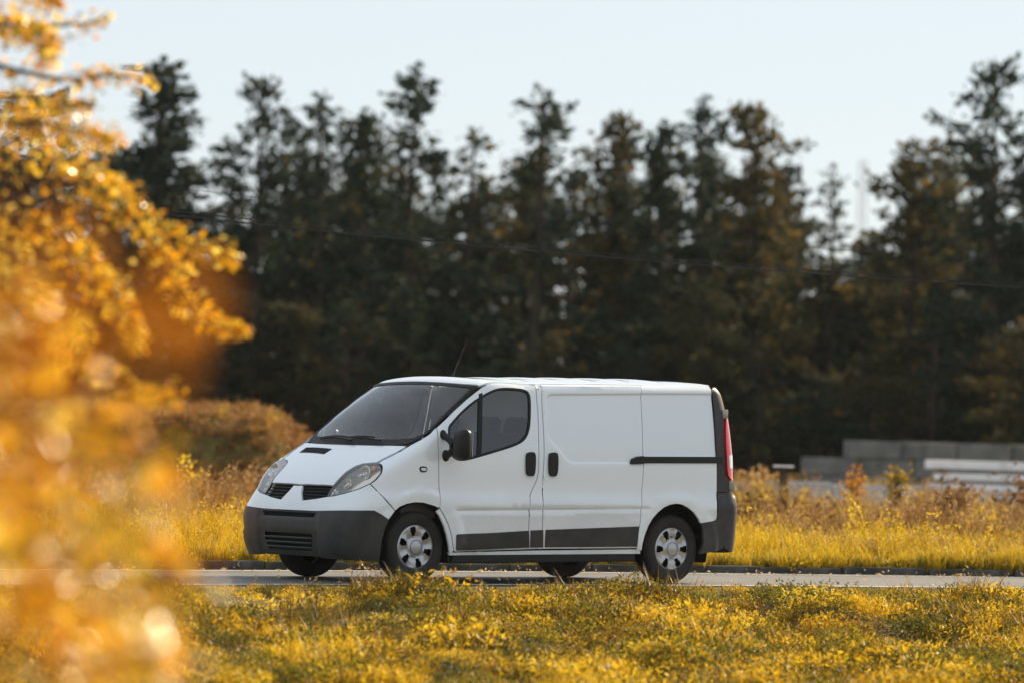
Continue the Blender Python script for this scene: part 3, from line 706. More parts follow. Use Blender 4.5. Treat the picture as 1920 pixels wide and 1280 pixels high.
# ------------------------------------------------------------------ terrain
def to_local(X, Y):
    a, b_ = X-VAN_POS[0], Y-VAN_POS[1]
    return _c*a+_s*b_+2.4, -_s*a+_c*b_
def bend(lx):
    t = np.clip(np.asarray(lx, float)-2, 0, 9); return .018*t*t+.324*np.clip(np.asarray(lx, float)-11, 0, None)
def road_s(X, Y):
    lx, ly = to_local(X, Y); return ly+bend(lx)
S_NEAR, S_FAR = -1.35, 2.42
_ph = rng.uniform(0, 6.28, (40,)); _an = rng.uniform(0, 6.28, (40,))
def wob(X, Y, k, n=10, seed=0):
    r = 0
    for i in range(n):
        j = (i+seed*7) % 40; f = k*(.6+.17*i); r = r+np.sin(f*(X*math.cos(_an[j])+Y*math.sin(_an[j]))+_ph[j])
    return r/math.sqrt(n)
def mound(X, Y):
    a = _sm(-14, -11, X)*(1-_sm(-3.9, -2.3, X)); b_ = _sm(71.5, 73.5, Y)*(1-_sm(77, 83, Y))
    return (1.50+.05*wob(X, Y, 1.3))*a*b_
def ground_z(X, Y):
    s = road_s(X, Y); t = S_NEAR-s
    near = -.078*np.clip(t-.35, 0, 8.5)+.35*_sm(14, 32, t)
    near = near+np.where(t > .3, (.07*wob(X, Y, 1.7)+.05*wob(X, Y, 4.1, seed=1))*_sm(.5, 2.5, t), 0)
    u = s-S_FAR
    far = .07*_sm(.0, .16, u)+.05*wob(X, Y, .8, seed=2)*_sm(.6, 3, u)
    z = np.where(t > 0, near, np.where(u > 0, far, 0))
    z = z-.03*((t <= .05) & (u <= 0.02))          # bed under the carriageway
    return z+mound(X, Y)
M_soil = mat('dry_soil', (.10, .075, .035), .95, spec=.1)
nz, cr = noise_col(M_soil, [(.3, (.035, .026, .012)), (.5, (.11, .082, .026)), (.72, (.20, .15, .035))], 2.2, 10)
L(M_soil, cr.outputs[0], BS(M_soil).inputs['Base Color']); bump(M_soil, nz.outputs['Fac'], .8, .06)
xs = np.unique(np.concatenate([np.linspace(-500, -40, 12), np.linspace(-40, -12, 20), np.linspace(-12, 14, 120), np.linspace(14, 40, 20), np.linspace(40, 500, 12)]))
ys = np.unique(np.concatenate([np.linspace(-60, 0, 6), np.linspace(0, 30, 30), np.linspace(30, 62, 150), np.linspace(62, 100, 50), np.linspace(100, 160, 12), np.linspace(160, 1500, 14)]))
GX, GY = np.meshgrid(xs, ys); GZ = ground_z(GX, GY); nx = len(xs)
F = [(j*nx+i, j*nx+i+1, (j+1)*nx+i+1, (j+1)*nx+i) for j in range(len(ys)-1) for i in range(nx-1)]
tag(mesh_obj('ground', np.stack([GX.ravel(), GY.ravel(), GZ.ravel()], 1), F, M_soil, None, True), kind='structure')

# road: asphalt sheet following the bend, edge line, kerb stones
def road_pt(lx, s, z=0.):
    x, y = vp(lx, s-float(bend(lx))); return (x, y, z)
LX = np.concatenate([np.linspace(-60, -8, 14), np.linspace(-7.5, 20, 80), np.linspace(21, 70, 14)])
def strip(name, s0, s1, z, m, kind='structure', parent=None, n=1):
    Vv = []; Fq = []; k = n+1
    for lx in LX: Vv += [road_pt(lx, s0+(s1-s0)*j/n, z) for j in range(k)]
    for i in range(len(LX)-1):
        for j in range(n): Fq.append((i*k+j, i*k+j+1, (i+1)*k+j+1, (i+1)*k+j))
    o = mesh_obj(name, Vv, [f[::-1] for f in Fq], m, parent, True); 
    if parent is None: tag(o, kind=kind)
    return o
M_asph = mat('asphalt', (.06, .06, .062), .62, spec=.5)
nz, cr = noise_col(M_asph, [(.32, (.065, .063, .060)), (.5, (.105, .102, .098)), (.62, (.13, .126, .12)), (.8, (.18, .172, .16))], 1.1, 14, rough=.8)
L(M_asph, cr.outputs[0], BS(M_asph).inputs['Base Color'])
n2 = N(M_asph, 'ShaderNodeTexNoise'); n2.inputs['Scale'].default_value = 160; bump(M_asph, n2.outputs['Fac'], .35, .01)
road = strip('road', S_NEAR, S_FAR, 0., M_asph, n=4)
M_line = mat('road_paint', (.72, .71, .67), .6)
nz, cr = noise_col(M_line, [(.3, (.30, .29, .27)), (.48, (.74, .73, .69))], 6, 8); L(M_line, cr.outputs[0], BS(M_line).inputs['Base Color'])
pn = N(M_asph, 'ShaderNodeTexVoronoi'); pn.feature = 'DISTANCE_TO_EDGE'; pn.inputs['Scale'].default_value = .9
pm = N(M_asph, 'ShaderNodeMath'); pm.operation = 'LESS_THAN'; pm.inputs[1].default_value = .006; L(M_asph, pn.outputs[0], pm.inputs[0])
px_ = N(M_asph, 'ShaderNodeMixRGB'); L(M_asph, pm.outputs[0], px_.inputs[0]); L(M_asph, BS(M_asph).inputs['Base Color'].links[0].from_socket, px_.inputs[1]); px_.inputs[2].default_value = (.025, .024, .022, 1); L(M_asph, px_.outputs[0], BS(M_asph).inputs['Base Color'])
strip('edge_line', S_NEAR+.10, S_NEAR+.22, .004, M_line, parent=road)
strip('edge_line', S_FAR-.30, S_FAR-.18, .004, M_line, parent=road)
M_conc = mat('weathered_concrete', (.33, .32, .30), .85, spec=.3)
nz, cr = noise_col(M_conc, [(.3, (.17, .165, .15)), (.55, (.33, .32, .30)), (.75, (.42, .41, .38))], 5, 10); L(M_conc, cr.outputs[0], BS(M_conc).inputs['Base Color']); bump(M_conc, nz.outputs['Fac'], .3, .02)
M_kerb = mat('shaded_kerb_concrete', (.1, .1, .095), .9, spec=.2)  # concrete colour darkened to carry the shade on the kerb face
nz, cr = noise_col(M_kerb, [(.3, (.030, .030, .027)), (.55, (.062, .062, .056)), (.78, (.13, .125, .115))], 5, 10); L(M_kerb, cr.outputs[0], BS(M_kerb).inputs['Base Color']); bump(M_kerb, nz.outputs['Fac'], .4, .02)
kerb = tag(empty('kerb', road_pt(0, S_FAR)), kind='structure')
b = bmesh.new(); box(b, (0, 0, -.045), (.985, .14, .25), bevel=.018); km = bm_obj('kerb_stone', b, M_kerb, kerb)
for i, lx in enumerate(np.arange(-9, 22, 1.0)):
    o = km if i == 0 else km.copy()
    if i: COL.objects.link(o)
    p0, p1 = Vector(road_pt(lx-.5, S_FAR+.07)), Vector(road_pt(lx+.5, S_FAR+.07)); m_ = (p0+p1)/2
    o.parent = kerb; o.matrix_parent_inverse = Matrix.Identity(4)
    o.location = m_-Vector(kerb.location)+Vector((0, 0, random.uniform(-.014, .010))); o.rotation_euler = (0, 0, math.atan2(p1.y-p0.y, p1.x-p0.x)+random.uniform(-.02, .02))

# ------------------------------------------------------------------ scattered plants (uncountable -> stuff)
def scatter(name, pts, rot, scl, srcs, label, cat, idx=None):
    src = bpy.data.collections.new(name+'_kinds')
    for o in srcs:
        for c_ in list(o.users_collection): c_.objects.unlink(o)
        src.objects.link(o)
    n = len(pts); me = bpy.data.meshes.new(name); me.from_pydata([tuple(p) for p in pts], [], [])
    a = me.attributes.new('rot', 'FLOAT_VECTOR', 'POINT'); a.data.foreach_set('vector', np.asarray(rot, np.float32).ravel())
    a = me.attributes.new('scl', 'FLOAT', 'POINT'); a.data.foreach_set('value', np.asarray(scl, np.float32))
    a = me.attributes.new('idx', 'INT', 'POINT'); a.data.foreach_set('value', (rng.integers(0, len(srcs), n) if idx is None else idx).astype(np.int32))
    ob = link(bpy.data.objects.new(name, me)); tag(ob, label, cat, kind='stuff')
    g = bpy.data.node_groups.new(name, 'GeometryNodeTree')
    g.interface.new_socket('Geometry', in_out='INPUT', socket_type='NodeSocketGeometry'); g.interface.new_socket('Geometry', in_out='OUTPUT', socket_type='NodeSocketGeometry')
    gi, go = g.nodes.new('NodeGroupInput'), g.nodes.new('NodeGroupOutput')
    ip = g.nodes.new('GeometryNodeInstanceOnPoints'); ci = g.nodes.new('GeometryNodeCollectionInfo')
    ci.inputs['Collection'].default_value = src; ci.inputs['Separate Children'].default_value = True; ci.inputs['Reset Children'].default_value = True
    def att(nm, ty):
        q = g.nodes.new('GeometryNodeInputNamedAttribute'); q.data_type = ty; q.inputs['Name'].default_value = nm; return q.outputs['Attribute']
    g.links.new(gi.outputs[0], ip.inputs['Points']); g.links.new(ci.outputs[0], ip.inputs['Instance']); ip.inputs['Pick Instance'].default_value = True
    g.links.new(att('idx', 'INT'), ip.inputs['Instance Index']); g.links.new(att('rot', 'FLOAT_VECTOR'), ip.inputs['Rotation']); g.links.new(att('scl', 'FLOAT'), ip.inputs['Scale'])
    g.links.new(ip.outputs[0], go.inputs[0])
    md = ob.modifiers.new('scatter', 'NODES'); md.node_group = g
    return ob
def leaf_quads(C, D, U, ln, wd, bend_=.2):
    # pointed leaves: 4 points each folded along the midrib; C base, D direction, U side
    n = len(C); Nn = np.cross(D, U); V_ = np.empty((n, 4, 3)); l = np.reshape(ln, (-1, 1)); w_ = np.reshape(wd, (-1, 1))
    V_[:, 0] = C; V_[:, 1] = C+D*l*.45+U*w_*.5+Nn*l*bend_*.5; V_[:, 2] = C+D*l-Nn*l*bend_*.3; V_[:, 3] = C+D*l*.45-U*w_*.5+Nn*l*bend_*.5
    F_ = np.arange(n*4).reshape(n, 4); F3 = np.concatenate([F_[:, [0, 1, 2]], F_[:, [0, 2, 3]]], 1).reshape(-1, 3)
    return V_.reshape(-1, 3), [tuple(int(i) for i in f) for f in F3]
def unit(v): return v/np.maximum(np.linalg.norm(v, axis=-1, keepdims=True), 1e-9)
def rand_dirs(n, zlo=-.3, zhi=1.): 
    z = rng.uniform(zlo, zhi, n); a = rng.uniform(0, 2*np.pi, n); r = np.sqrt(np.clip(1-z*z, 0, 1)); return np.stack([r*np.cos(a), r*np.sin(a), z], 1)
def perp(D):
    t = unit(rng.normal(size=D.shape)); return unit(np.cross(D, t))
def clump(name, n, rad, h, ln, wd, m, zlo=.1, sh=(.0, 1.)):
    a = rng.uniform(0, 2*np.pi, n); r = rad*np.sqrt(rng.uniform(0, 1, n)); C = np.stack([r*np.cos(a), r*np.sin(a), h*rng.uniform(0, 1, n)**1.3*(1-.5*(r/rad)**2)], 1)
    D = rand_dirs(n, zlo, .95); U = perp(D); l = rng.uniform(.6, 1.3, n)*ln
    Vv, Fv = leaf_quads(C, D, U, l, l*wd); s_ = np.repeat(rng.uniform(sh[0], sh[1], n), 2)
    return mesh_obj(name, Vv, Fv, m, None, False, s_)
def tuft(name, n, rad, h, wd, m, lean=.35, sh=(0, 1.), heads=0):
    Vv = []; Fv = []; S = []
    for i in range(n):
        a = rng.uniform(0, 6.283); r = rad*math.sqrt(rng.uniform()); b0 = np.array([r*math.cos(a), r*math.sin(a), -.02]); hh = h*rng.uniform(.5, 1.1)
        d = rng.uniform(0, 6.283); dv = np.array([math.cos(d), math.sin(d), 0])*hh*lean*rng.uniform(.2, 1.3); sd_ = np.array([-math.sin(d+.5), math.cos(d+.5), 0])*wd*rng.uniform(.7, 1.3)
        p1 = b0+dv*.25+np.array([0, 0, hh*.55]); p2 = b0+dv+np.array([0, 0, hh]); k = len(Vv)
        Vv += [b0-sd_*.5, b0+sd_*.5, p1+sd_*.4, p1-sd_*.4, p2]; Fv += [(k, k+1, k+2, k+3), (k+3, k+2, k+4)]; s_ = rng.uniform(*sh); S += [s_, s_]
        if heads and i % heads == 0:
            for q in range(9):
                c_ = p2-(p2-p1)*.09*q+rng.normal(size=3)*.008; dd = unit(np.array([[rng.normal(), rng.normal(), rng.uniform(0, 1.5)]]))[0]; uu = perp(dd[None])[0]; k = len(Vv); l_ = .035*rng.uniform(.6, 1.4)
                Vv += [c_, c_+dd*l_*.5+uu*l_*.22, c_+dd*l_, c_+dd*l_*.5-uu*l_*.22]; Fv += [(k, k+1, k+2, k+3)]; S.append(min(1, s_+rng.uniform(0, .3)))
    return mesh_obj(name, Vv, Fv, m, None, False, S)
GOLD = [(.0, (.045, .030, .008)), (.25, (.17, .105, .012)), (.55, (.54, .32, .008)), (.8, (.74, .48, .010)), (1., (.78, .58, .05))]
M_cover = leaf_mat('verge_leaf', GOLD, .45, .5, .35)
YEL = [(.0, (.12, .085, .012)), (.35, (.36, .235, .010)), (.7, (.62, .41, .012)), (1., (.72, .52, .035))]
M_yel = leaf_mat('yellow_grass_blade', YEL, .5, .5, .3)
BRN = [(.0, (.06, .030, .014)), (.35, (.20, .105, .035)), (.7, (.36, .20, .065)), (1., (.50, .33, .15))]
M_brn = leaf_mat('dry_weed', BRN, .35, .7, .15)
# near verge
def pts_near(n):
    lx = rng.uniform(-13, 15, n); t = rng.uniform(.02, 1, n)**.85*11.5; s = S_NEAR-t
    P = np.array([road_pt(a, b_) for a, b_ in zip(lx, s)]); P[:, 2] = ground_z(P[:, 0], P[:, 1])-.01; return P, t
P, t = pts_near(19000)
wv = wob(P[:, 0], P[:, 1], 2.3, seed=3); keep = rng.uniform(-1.3, .9, len(P)) < wv+.35; P, t, wv = P[keep], t[keep], wv[keep]
rot = np.stack([rng.normal(0, .12, len(P)), rng.normal(0, .12, len(P)), rng.uniform(0, 6.28, len(P))], 1)
srcs = [clump('verge_clump', 260, .19, .12, .027, .42, M_cover, .05, sh) for sh in ((.0, .40), (.1, .65), (.4, 1.), (.55, 1.), (.35, 1.))]
M_grn = leaf_mat('verge_green', [(.0, (.030, .032, .008)), (.4, (.15, .14, .012)), (.8, (.38, .32, .016)), (1., (.58, .47, .04))], .5, .5, .35)
srcs += [tuft('verge_tuft', 80, .14, .17, .005, M_cover, .7, sh) for sh in ((.0, .5), (.4, 1.))]
srcs += [clump('verge_clump', 260, .19, .13, .027, .42, M_grn, .05, sh) for sh in ((.0, .5), (.3, 1.))]
w2 = wob(P[:, 0], P[:, 1], 3.1, seed=5)+.8*wob(P[:, 0], P[:, 1], 7., seed=6)+rng.normal(0, .55, len(P))
lowk, hik = np.array([0, 1, 5, 7]), np.array([2, 3, 4, 6, 6, 8])
M_lit = leaf_mat('fallen_leaf', [(.0, (.22, .12, .05)), (.5, (.50, .34, .16)), (1., (.74, .62, .40))], .35, .6, .2)
srcs += [clump('leaf_litter', 16, .22, .13, .045, .6, M_lit, -.3, (.2, 1.))]
idx = np.where(w2 < -.75, lowk[rng.integers(0, 4, len(P))], hik[rng.integers(0, 6, len(P))])
idx = np.where((rng.uniform(0, 1, len(P)) < .045) & (t > 1.2), len(srcs)-1, idx)
scl = (.30+.75*_sm(.0, 1.8, t))*rng.uniform(.7, 1.25, len(P))*(1+.30*np.clip(w2, -1.2, 1.6)*_sm(.4, 2.2, t))*(1+.45*(rng.uniform(0, 1, len(P)) < .06)*_sm(1.5, 3.5, t))
scatter('verge_plants', P, rot, scl, srcs, 'low golden grass and weeds covering the bank in front of the road', 'grass', idx)
n = 420; lx = rng.uniform(-9, 20, n); s = np.where(rng.uniform(0, 1, n) < .5, S_NEAR+rng.uniform(0, .7, n)**1.6, S_FAR-rng.uniform(0, .7, n)**1.6)
P = np.array([road_pt(a, b_, .008) for a, b_ in zip(lx, s)]); rot = np.stack([rng.normal(0, .2, n), rng.normal(0, .2, n), rng.uniform(0, 6.28, n)], 1)
scatter('road_litter', P, rot, rng.uniform(.6, 1.3, n), [clump('litter_leaf', 3, .12, .004, .05, .6, M_lit, -.1, (.0, 1.)), clump('litter_leaf', 4, .2, .004, .045, .6, M_lit, -.1, (.0, .6))], 'fallen leaves and litter lying along the road edges', 'leaves')
# far verge: yellow grass
n = 7300; lx = rng.uniform(-9, 26, n); u = rng.uniform(0, 1, n)*5.2+.14; u[:2600] = rng.uniform(.07, .32, 2600); P = np.array([road_pt(a, S_FAR+b_) for a, b_ in zip(lx, u)]); P[:, 2] = ground_z(P[:, 0], P[:, 1])
k = (P[:, 1] < 70); P, u = P[k], u[k]
rot = np.stack([rng.normal(0, .1, len(P)), rng.normal(0, .1, len(P)), rng.uniform(0, 6.28, len(P))], 1)
wv = wob(P[:, 0], P[:, 1], 1.6, seed=1)+.7*wob(P[:, 0], P[:, 1], 4.5, seed=2)
srcs = [tuft('tall_tuft', 44, .13, .30, .009, M_grn, .6, (.0, .8)), tuft('tall_tuft', 40, .15, .36, .010, M_brn, .8, (.2, 1.), 4), tuft('tall_tuft', 44, .13, .40, .009, M_yel, .5, (.2, 1.)), tuft('tall_tuft', 40, .15, .46, .009, M_yel, .7, (.3, 1.), 5), tuft('tall_tuft', 44, .12, .34, .009, M_yel, .4, (.0, .7)), clump('tall_tuft', 60, .2, .25, .08, .35, M_yel, .2, (.1, .9))]
scl = (.55+.30*_sm(.2, 1.6, u))*rng.uniform(.6, 1.2, len(P))*(1+.16*wv)
r2 = rng.uniform(0, 1, len(P)); idx = np.where((u < .5) & (r2 < .55) | (wv < -.6) & (r2 < .5), 0, np.where((wv > .9) & (r2 < .4), 1, rng.integers(2, 6, len(P))))
rot[u < .33, 0] += rng.normal(.35, .3, (u < .33).sum())*math.cos(VAN_YAW)
scatter('yellow_grass', P, rot, scl, srcs, 'tall yellow grass growing along the far kerb', 'grass', idx)
# dry weeds behind it
n = 5600; P = np.stack([rng.uniform(-13, 16, n), 56+36*rng.uniform(0, 1, n)**1.4, np.zeros(n)], 1); s = road_s(P[:, 0], P[:, 1])-S_FAR; k = s > 4.2; P = P[k]; s = s[k]
P[:, 2] = ground_z(P[:, 0], P[:, 1]); wv = wob(P[:, 0], P[:, 1], 1.1, seed=4)
hm = mound(P[:, 0], P[:, 1])
rot = np.stack([rng.normal(0, .15, len(P)), rng.normal(0, .15, len(P)), rng.uniform(0, 6.28, len(P))], 1)
srcs = [tuft('weed_tuft', 34, .16, .62, .012, M_brn, .55, (.2, 1.), 2), tuft('weed_tuft', 30, .2, .55, .012, M_brn, .8, (.0, .7), 2), clump('weed_tuft', 110, .28, .50, .09, .4, M_brn, .1, (.1, .9)), tuft('weed_tuft', 30, .14, .55, .010, M_yel, .5, (.4, 1.), 3)]
scl = rng.uniform(.55, 1.1, len(P))*(1+.25*wv)*np.where(hm > .5, .42, 1.)
scatter('dry_weeds', P, rot, np.clip(scl, .25, 1.5), srcs, 'brown dried weeds and rough grass behind the yellow grass', 'weeds')

n = 5000; P = np.stack([rng.uniform(-14, -1.9, n), rng.uniform(70, 82, n), np.zeros(n)], 1); hm = mound(P[:, 0], P[:, 1]); P = P[hm > .12]; P[:, 2] = ground_z(P[:, 0], P[:, 1])-.02
rot = np.stack([rng.normal(0, .3, len(P)), rng.normal(0, .3, len(P)), rng.uniform(0, 6.28, len(P))], 1)
M_mnd = leaf_mat('mound_straw', [(.0, (.09, .04, .014)), (.4, (.25, .12, .035)), (1., (.50, .28, .08))], .4, .6, .2)
srcs = [tuft('straw_tuft', 50, .2, .13, .012, M_mnd, 1.4, (.2, 1.)), clump('straw_tuft', 90, .24, .07, .07, .4, M_mnd, -.2, (.0, .8))]
scatter('mound_grass', P, rot, rng.uniform(.6, 1.2, len(P)), srcs, 'straw coloured dry grass covering the earth mound behind the van', 'grass')

# ------------------------------------------------------------------ trees
M_bark = mat('bark', (.06, .045, .035), .9, spec=.1)
nz, cr = noise_col(M_bark, [(.3, (.025, .02, .016)), (.7, (.10, .078, .058))], 9, 6, stretch=(3, 3, .6)); L(M_bark, cr.outputs[0], BS(M_bark).inputs['Base Color']); bump(M_bark, nz.outputs['Fac'], .6, .03)
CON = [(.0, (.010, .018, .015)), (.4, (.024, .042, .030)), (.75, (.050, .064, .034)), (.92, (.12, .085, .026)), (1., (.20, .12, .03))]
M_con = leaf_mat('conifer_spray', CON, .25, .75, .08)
DEC = [(.0, (.016, .022, .016)), (.45, (.046, .052, .026)), (.8, (.105, .080, .026)), (1., (.21, .13, .03))]
M_dec = leaf_mat('poplar_leaf', DEC, .35, .7, .1)
def conifer_mesh(H, W, seed, dens=1., gap=.25, low=.06, shp=.75, mt=None, gold=.0):
    r_ = np.random.default_rng(seed); C = []; D = []; Ls = []; S = []; Bv = []
    nb = int(H*15*dens); lob = r_.uniform(0, 6.28, 6)
    for i in range(nb):
        f = low+(1-low)*(i+r_.uniform(0, 1))/nb; z = H*f; a = r_.uniform(0, 6.283)
        wmax = W*.5*((1-f)**shp)*(1.05 if f > .25 else .8+f)+.09
        lump = 1+.32*math.sin(2*a+lob[0]+7*f)+.26*math.sin(9*f*H/3+lob[1]+a)+.2*math.sin(23*f+lob[2]+3*a)
        if r_.uniform() < gap*(.35+.4*(lump < .8)): continue
        bl = wmax*r_.uniform(.45, 1.15)*max(.3, lump); up = r_.uniform(-.25, .5)+.6*f
        d = np.array([math.cos(a), math.sin(a), up]); d /= np.linalg.norm(d); Bv.append((z, d, bl))
        m = max(7, int(bl*44*dens))
        t = r_.uniform(.10, 1, m)**.75; p = np.array([0, 0, z])+d*(t*bl)[:, None]; p[:, 2] -= .18*bl*t*t
        p += r_.normal(size=(m, 3))*np.array([.12, .12, .09])*(.35+.5*W/3)
        C.append(p); dd = unit(d+r_.normal(size=(m, 3))*.75); D.append(dd); Ls.append(r_.uniform(.10, .25, m))
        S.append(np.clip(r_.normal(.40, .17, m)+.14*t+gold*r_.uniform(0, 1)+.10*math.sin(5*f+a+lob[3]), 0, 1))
    m = 24; C.append(np.stack([r_.normal(0, .05, m), r_.normal(0, .05, m), H*r_.uniform(.93, 1.02, m)], 1)); D.append(unit(r_.normal(size=(m, 3))+[0, 0, 1])); Ls.append(r_.uniform(.10, .20, m)); S.append(r_.uniform(.2, .8, m))
    C, D, Ls, S = np.concatenate(C), np.concatenate(D), np.concatenate(Ls), np.concatenate(S)
    U = unit(np.cross(D, unit(r_.normal(size=D.shape)))); Vv, Fv = leaf_quads(C, D, U, Ls, Ls*.62, .15)
    cr_ = bpy.data.meshes.new('crown'); cr_.from_pydata([tuple(v) for v in Vv], [], Fv); cr_.materials.append(mt or M_con)
    a = cr_.attributes.new('shade', 'FLOAT', 'FACE'); a.data.foreach_set('value', np.repeat(S, 2).astype(np.float32))
    b = bmesh.new(); tube(b, [(0, 0, -.2), (.05, .03, H*.3), (-.04, .05, H*.65), (0, 0, H*.98)], [.05+H*.010, .04+H*.008, .03+H*.004, .012], 8)
    for (z, d, bl) in Bv[::2]: tube(b, [(0, 0, z), tuple(np.array([0, 0, z])+d*bl*.55), tuple(np.array([0, 0, z-.16*bl])+d*bl*.95)], [.022, .014, .005], 4, cap=False)
    tr = bpy.data.meshes.new('trunk'); b.to_mesh(tr); b.free(); tr.materials.append(M_bark)
    return tr, cr_
KINDS = {}
def tree(kind, X, Y, H, W, rz, label, name='conifer_tree', group=None, cat='tree'):
    tr, cw, H0, W0 = KINDS[kind]
    t_ = empty(name, (X, Y, float(ground_z(np.array(X), np.array(Y)))), rz); t_.scale = (W/W0, W/W0, H/H0)
    link(bpy.data.objects.new('trunk', tr), t_); link(bpy.data.objects.new('crown', cw), t_)
    return tag(t_, label, cat, group)
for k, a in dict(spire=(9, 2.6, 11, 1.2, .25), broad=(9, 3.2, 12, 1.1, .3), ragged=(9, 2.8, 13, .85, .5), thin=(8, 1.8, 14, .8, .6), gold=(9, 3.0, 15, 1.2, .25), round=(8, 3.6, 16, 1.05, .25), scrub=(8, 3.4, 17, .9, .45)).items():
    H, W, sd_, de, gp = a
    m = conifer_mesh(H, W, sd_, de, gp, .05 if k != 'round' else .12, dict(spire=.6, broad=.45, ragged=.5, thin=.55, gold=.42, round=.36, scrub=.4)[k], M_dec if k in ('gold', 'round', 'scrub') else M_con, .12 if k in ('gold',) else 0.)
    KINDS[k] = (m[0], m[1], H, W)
def top_at(px_, py_, Y):     # metres for a tree top seen at a photo position (used for sizes only)
    hor = 813.7+(px_-960)*.0264; return (px_-960+(py_-640)*.0264)/9000*Y, CAM_H+(hor-py_)/9000*Y
FRONT = [ (60, 190, 113, 'broad', 2.6, 'dark tree behind the orange foliage at the left edge'),
 (305, 132, 112, 'spire', 2.6, 'tall brown-tinged conifer rising beside the orange branches on the left'),
 (490, 165, 114, 'broad', 1.9, 'pointed conifer above the far left windscreen pillar, second tall one from the left'),
 (600, 192, 116, 'ragged', 2.3, 'ragged conifer directly above the van bonnet'),
 (685, 228, 112, 'spire', 1.7, 'short narrow conifer just left of the tall one above the windscreen'),
 (780, 138, 115, 'ragged', 2.1, 'tall thin-topped conifer above the windscreen, highest over the van'),
 (890, 252, 117, 'thin', 1.8, 'low thin conifer in the gap above the roof aerial'),
 (1018, 178, 113, 'ragged', 2.2, 'open conifer with sky showing through, above the front door'),
 (1150, 232, 114, 'gold', 1.7, 'brown-lit tree above the sliding door'),
 (1245, 250, 112, 'spire', 1.6, 'small dark conifer between two taller ones above the van rear'),
 (1322, 195, 115, 'ragged', 1.9, 'tall gappy conifer above the rear quarter of the van'),
 (1425, 213, 112, 'gold', 2.0, 'rust-tinged tree just right of the van tail'),
 (1562, 328, 117, 'thin', 1.1, 'small sparse treetop in the dip of the tree line'),
 (1712, 283, 113, 'round', 2.3, 'rounded dark tree above the concrete blocks'),
 (1868, 138, 112, 'broad', 2.2, 'tallest dark conifer by the right edge of the picture'),
 (1990, 230, 114, 'spire', 2.6, 'dark conifer cut off by the right edge of the picture')]
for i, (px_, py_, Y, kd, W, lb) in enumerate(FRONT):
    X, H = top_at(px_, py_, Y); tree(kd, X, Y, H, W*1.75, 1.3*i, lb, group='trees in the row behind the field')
# fill trees of the wood behind: nothing in the picture tells these apart
ks = list(KINDS); i = 0
for Y, lo, hi, step in ((109, 2.8, 5.0, 1.0), (118, 6.4, 8.6, 1.1), (123, 6.8, 9.0, 1.05), (130, 7.0, 9.2, 1.15)):
    X = -Y*.125
    while X < Y*.145:
        q_ = 960+X/Y*9000; dip = 1-.34*math.exp(-((q_-1585)/75)**2)-.20*math.exp(-((q_-410)/45)**2)-.18*math.exp(-((q_-855)/40)**2)-.10*math.exp(-((q_-1090)/35)**2)   # the wood is lower in places
        tree(ks[(i*5+1) % 7], X+random.uniform(-.3, .3), Y+random.uniform(-1.5, 1.5), max(random.uniform(lo, hi)*dip, min(lo, 5.6)), random.uniform(2.2, 3.0), i*1.7, 'dark tree lost in the dense shaded wood behind the field', group='trees of the dark wood', cat='tree'); i += 1; X += step*random.uniform(.8, 1.2)
for q_, Y, H in ((1585, 121, 5.7), (1618, 120.5, 5.4), (1632, 126, 6.0), (1650, 121.5, 5.6)):
    tree('broad', (q_-960)/9000*Y, Y, H, 3.2, q_*.7, 'dark tree lost in the dense shaded wood behind the field', group='trees of the dark wood')
LIMBS_TREE = [[(-3.617, 26.162, 4.248),(-2.939, 25.739, 3.587),(-2.578, 25.315, 3.46),(-2.433, 24.892, 3.275)], [(-3.629, 26.416, 3.51),(-2.874, 26.543, 3.349),(-2.53, 26.67, 3.293),(-2.304, 26.797, 3.332),(-2.045, 26.924, 3.325)], [(-3.548, 25.908, 3.066),(-2.751, 25.485, 2.987),(-2.37, 25.061, 2.927),(-2.068, 24.638, 2.848)], [(-3.631, 26.543, 2.959),(-2.768, 26.797, 2.864),(-2.46, 27.051, 2.781),(-2.224, 27.305, 2.734)], [(-3.559, 26.035, 2.871),(-2.619, 25.944, 2.703),(-2.263, 25.854, 2.658),(-2.05, 25.763, 2.493),(-1.866, 25.672, 2.294),(-1.74, 25.581, 2.066),(-1.589, 25.491, 1.954),(-1.407, 25.4, 1.895)], [(-2.615, 25.908, 2.701),(-2.277, 26.01, 2.666),(-2.109, 26.111, 2.565),(-1.88, 26.213, 2.43),(-1.68, 26.314, 2.352),(-1.524, 26.416, 2.325)], [(-3.501, 25.654, 2.621),(-2.594, 25.21, 2.426),(-2.242, 24.765, 2.278),(-2.005, 24.321, 2.024),(-1.851, 23.876, 1.776)], [(-3.527, 25.908, 2.345),(-2.742, 25.622, 2.155),(-2.367, 25.336, 1.93),(-2.11, 25.051, 1.637),(-1.698, 24.765, 1.543)], [(-3.63, 26.289, 4.115),(-3.043, 26.384, 3.7),(-2.697, 26.48, 3.585),(-2.441, 26.575, 3.597),(-2.317, 26.67, 3.644)], [(-3.622, 26.162, 4.423),(-2.955, 26.077, 3.849),(-2.654, 25.993, 3.761),(-2.498, 25.908, 3.671)], [(-3.498, 25.654, 2.536),(-2.729, 24.934, 2.327),(-2.373, 24.215, 2.011),(-2.189, 23.495, 1.656)], [(-3.57, 26.035, 3.219),(-2.954, 26.247, 3.163),(-2.624, 26.458, 3.157),(-2.377, 26.67, 3.149)]]
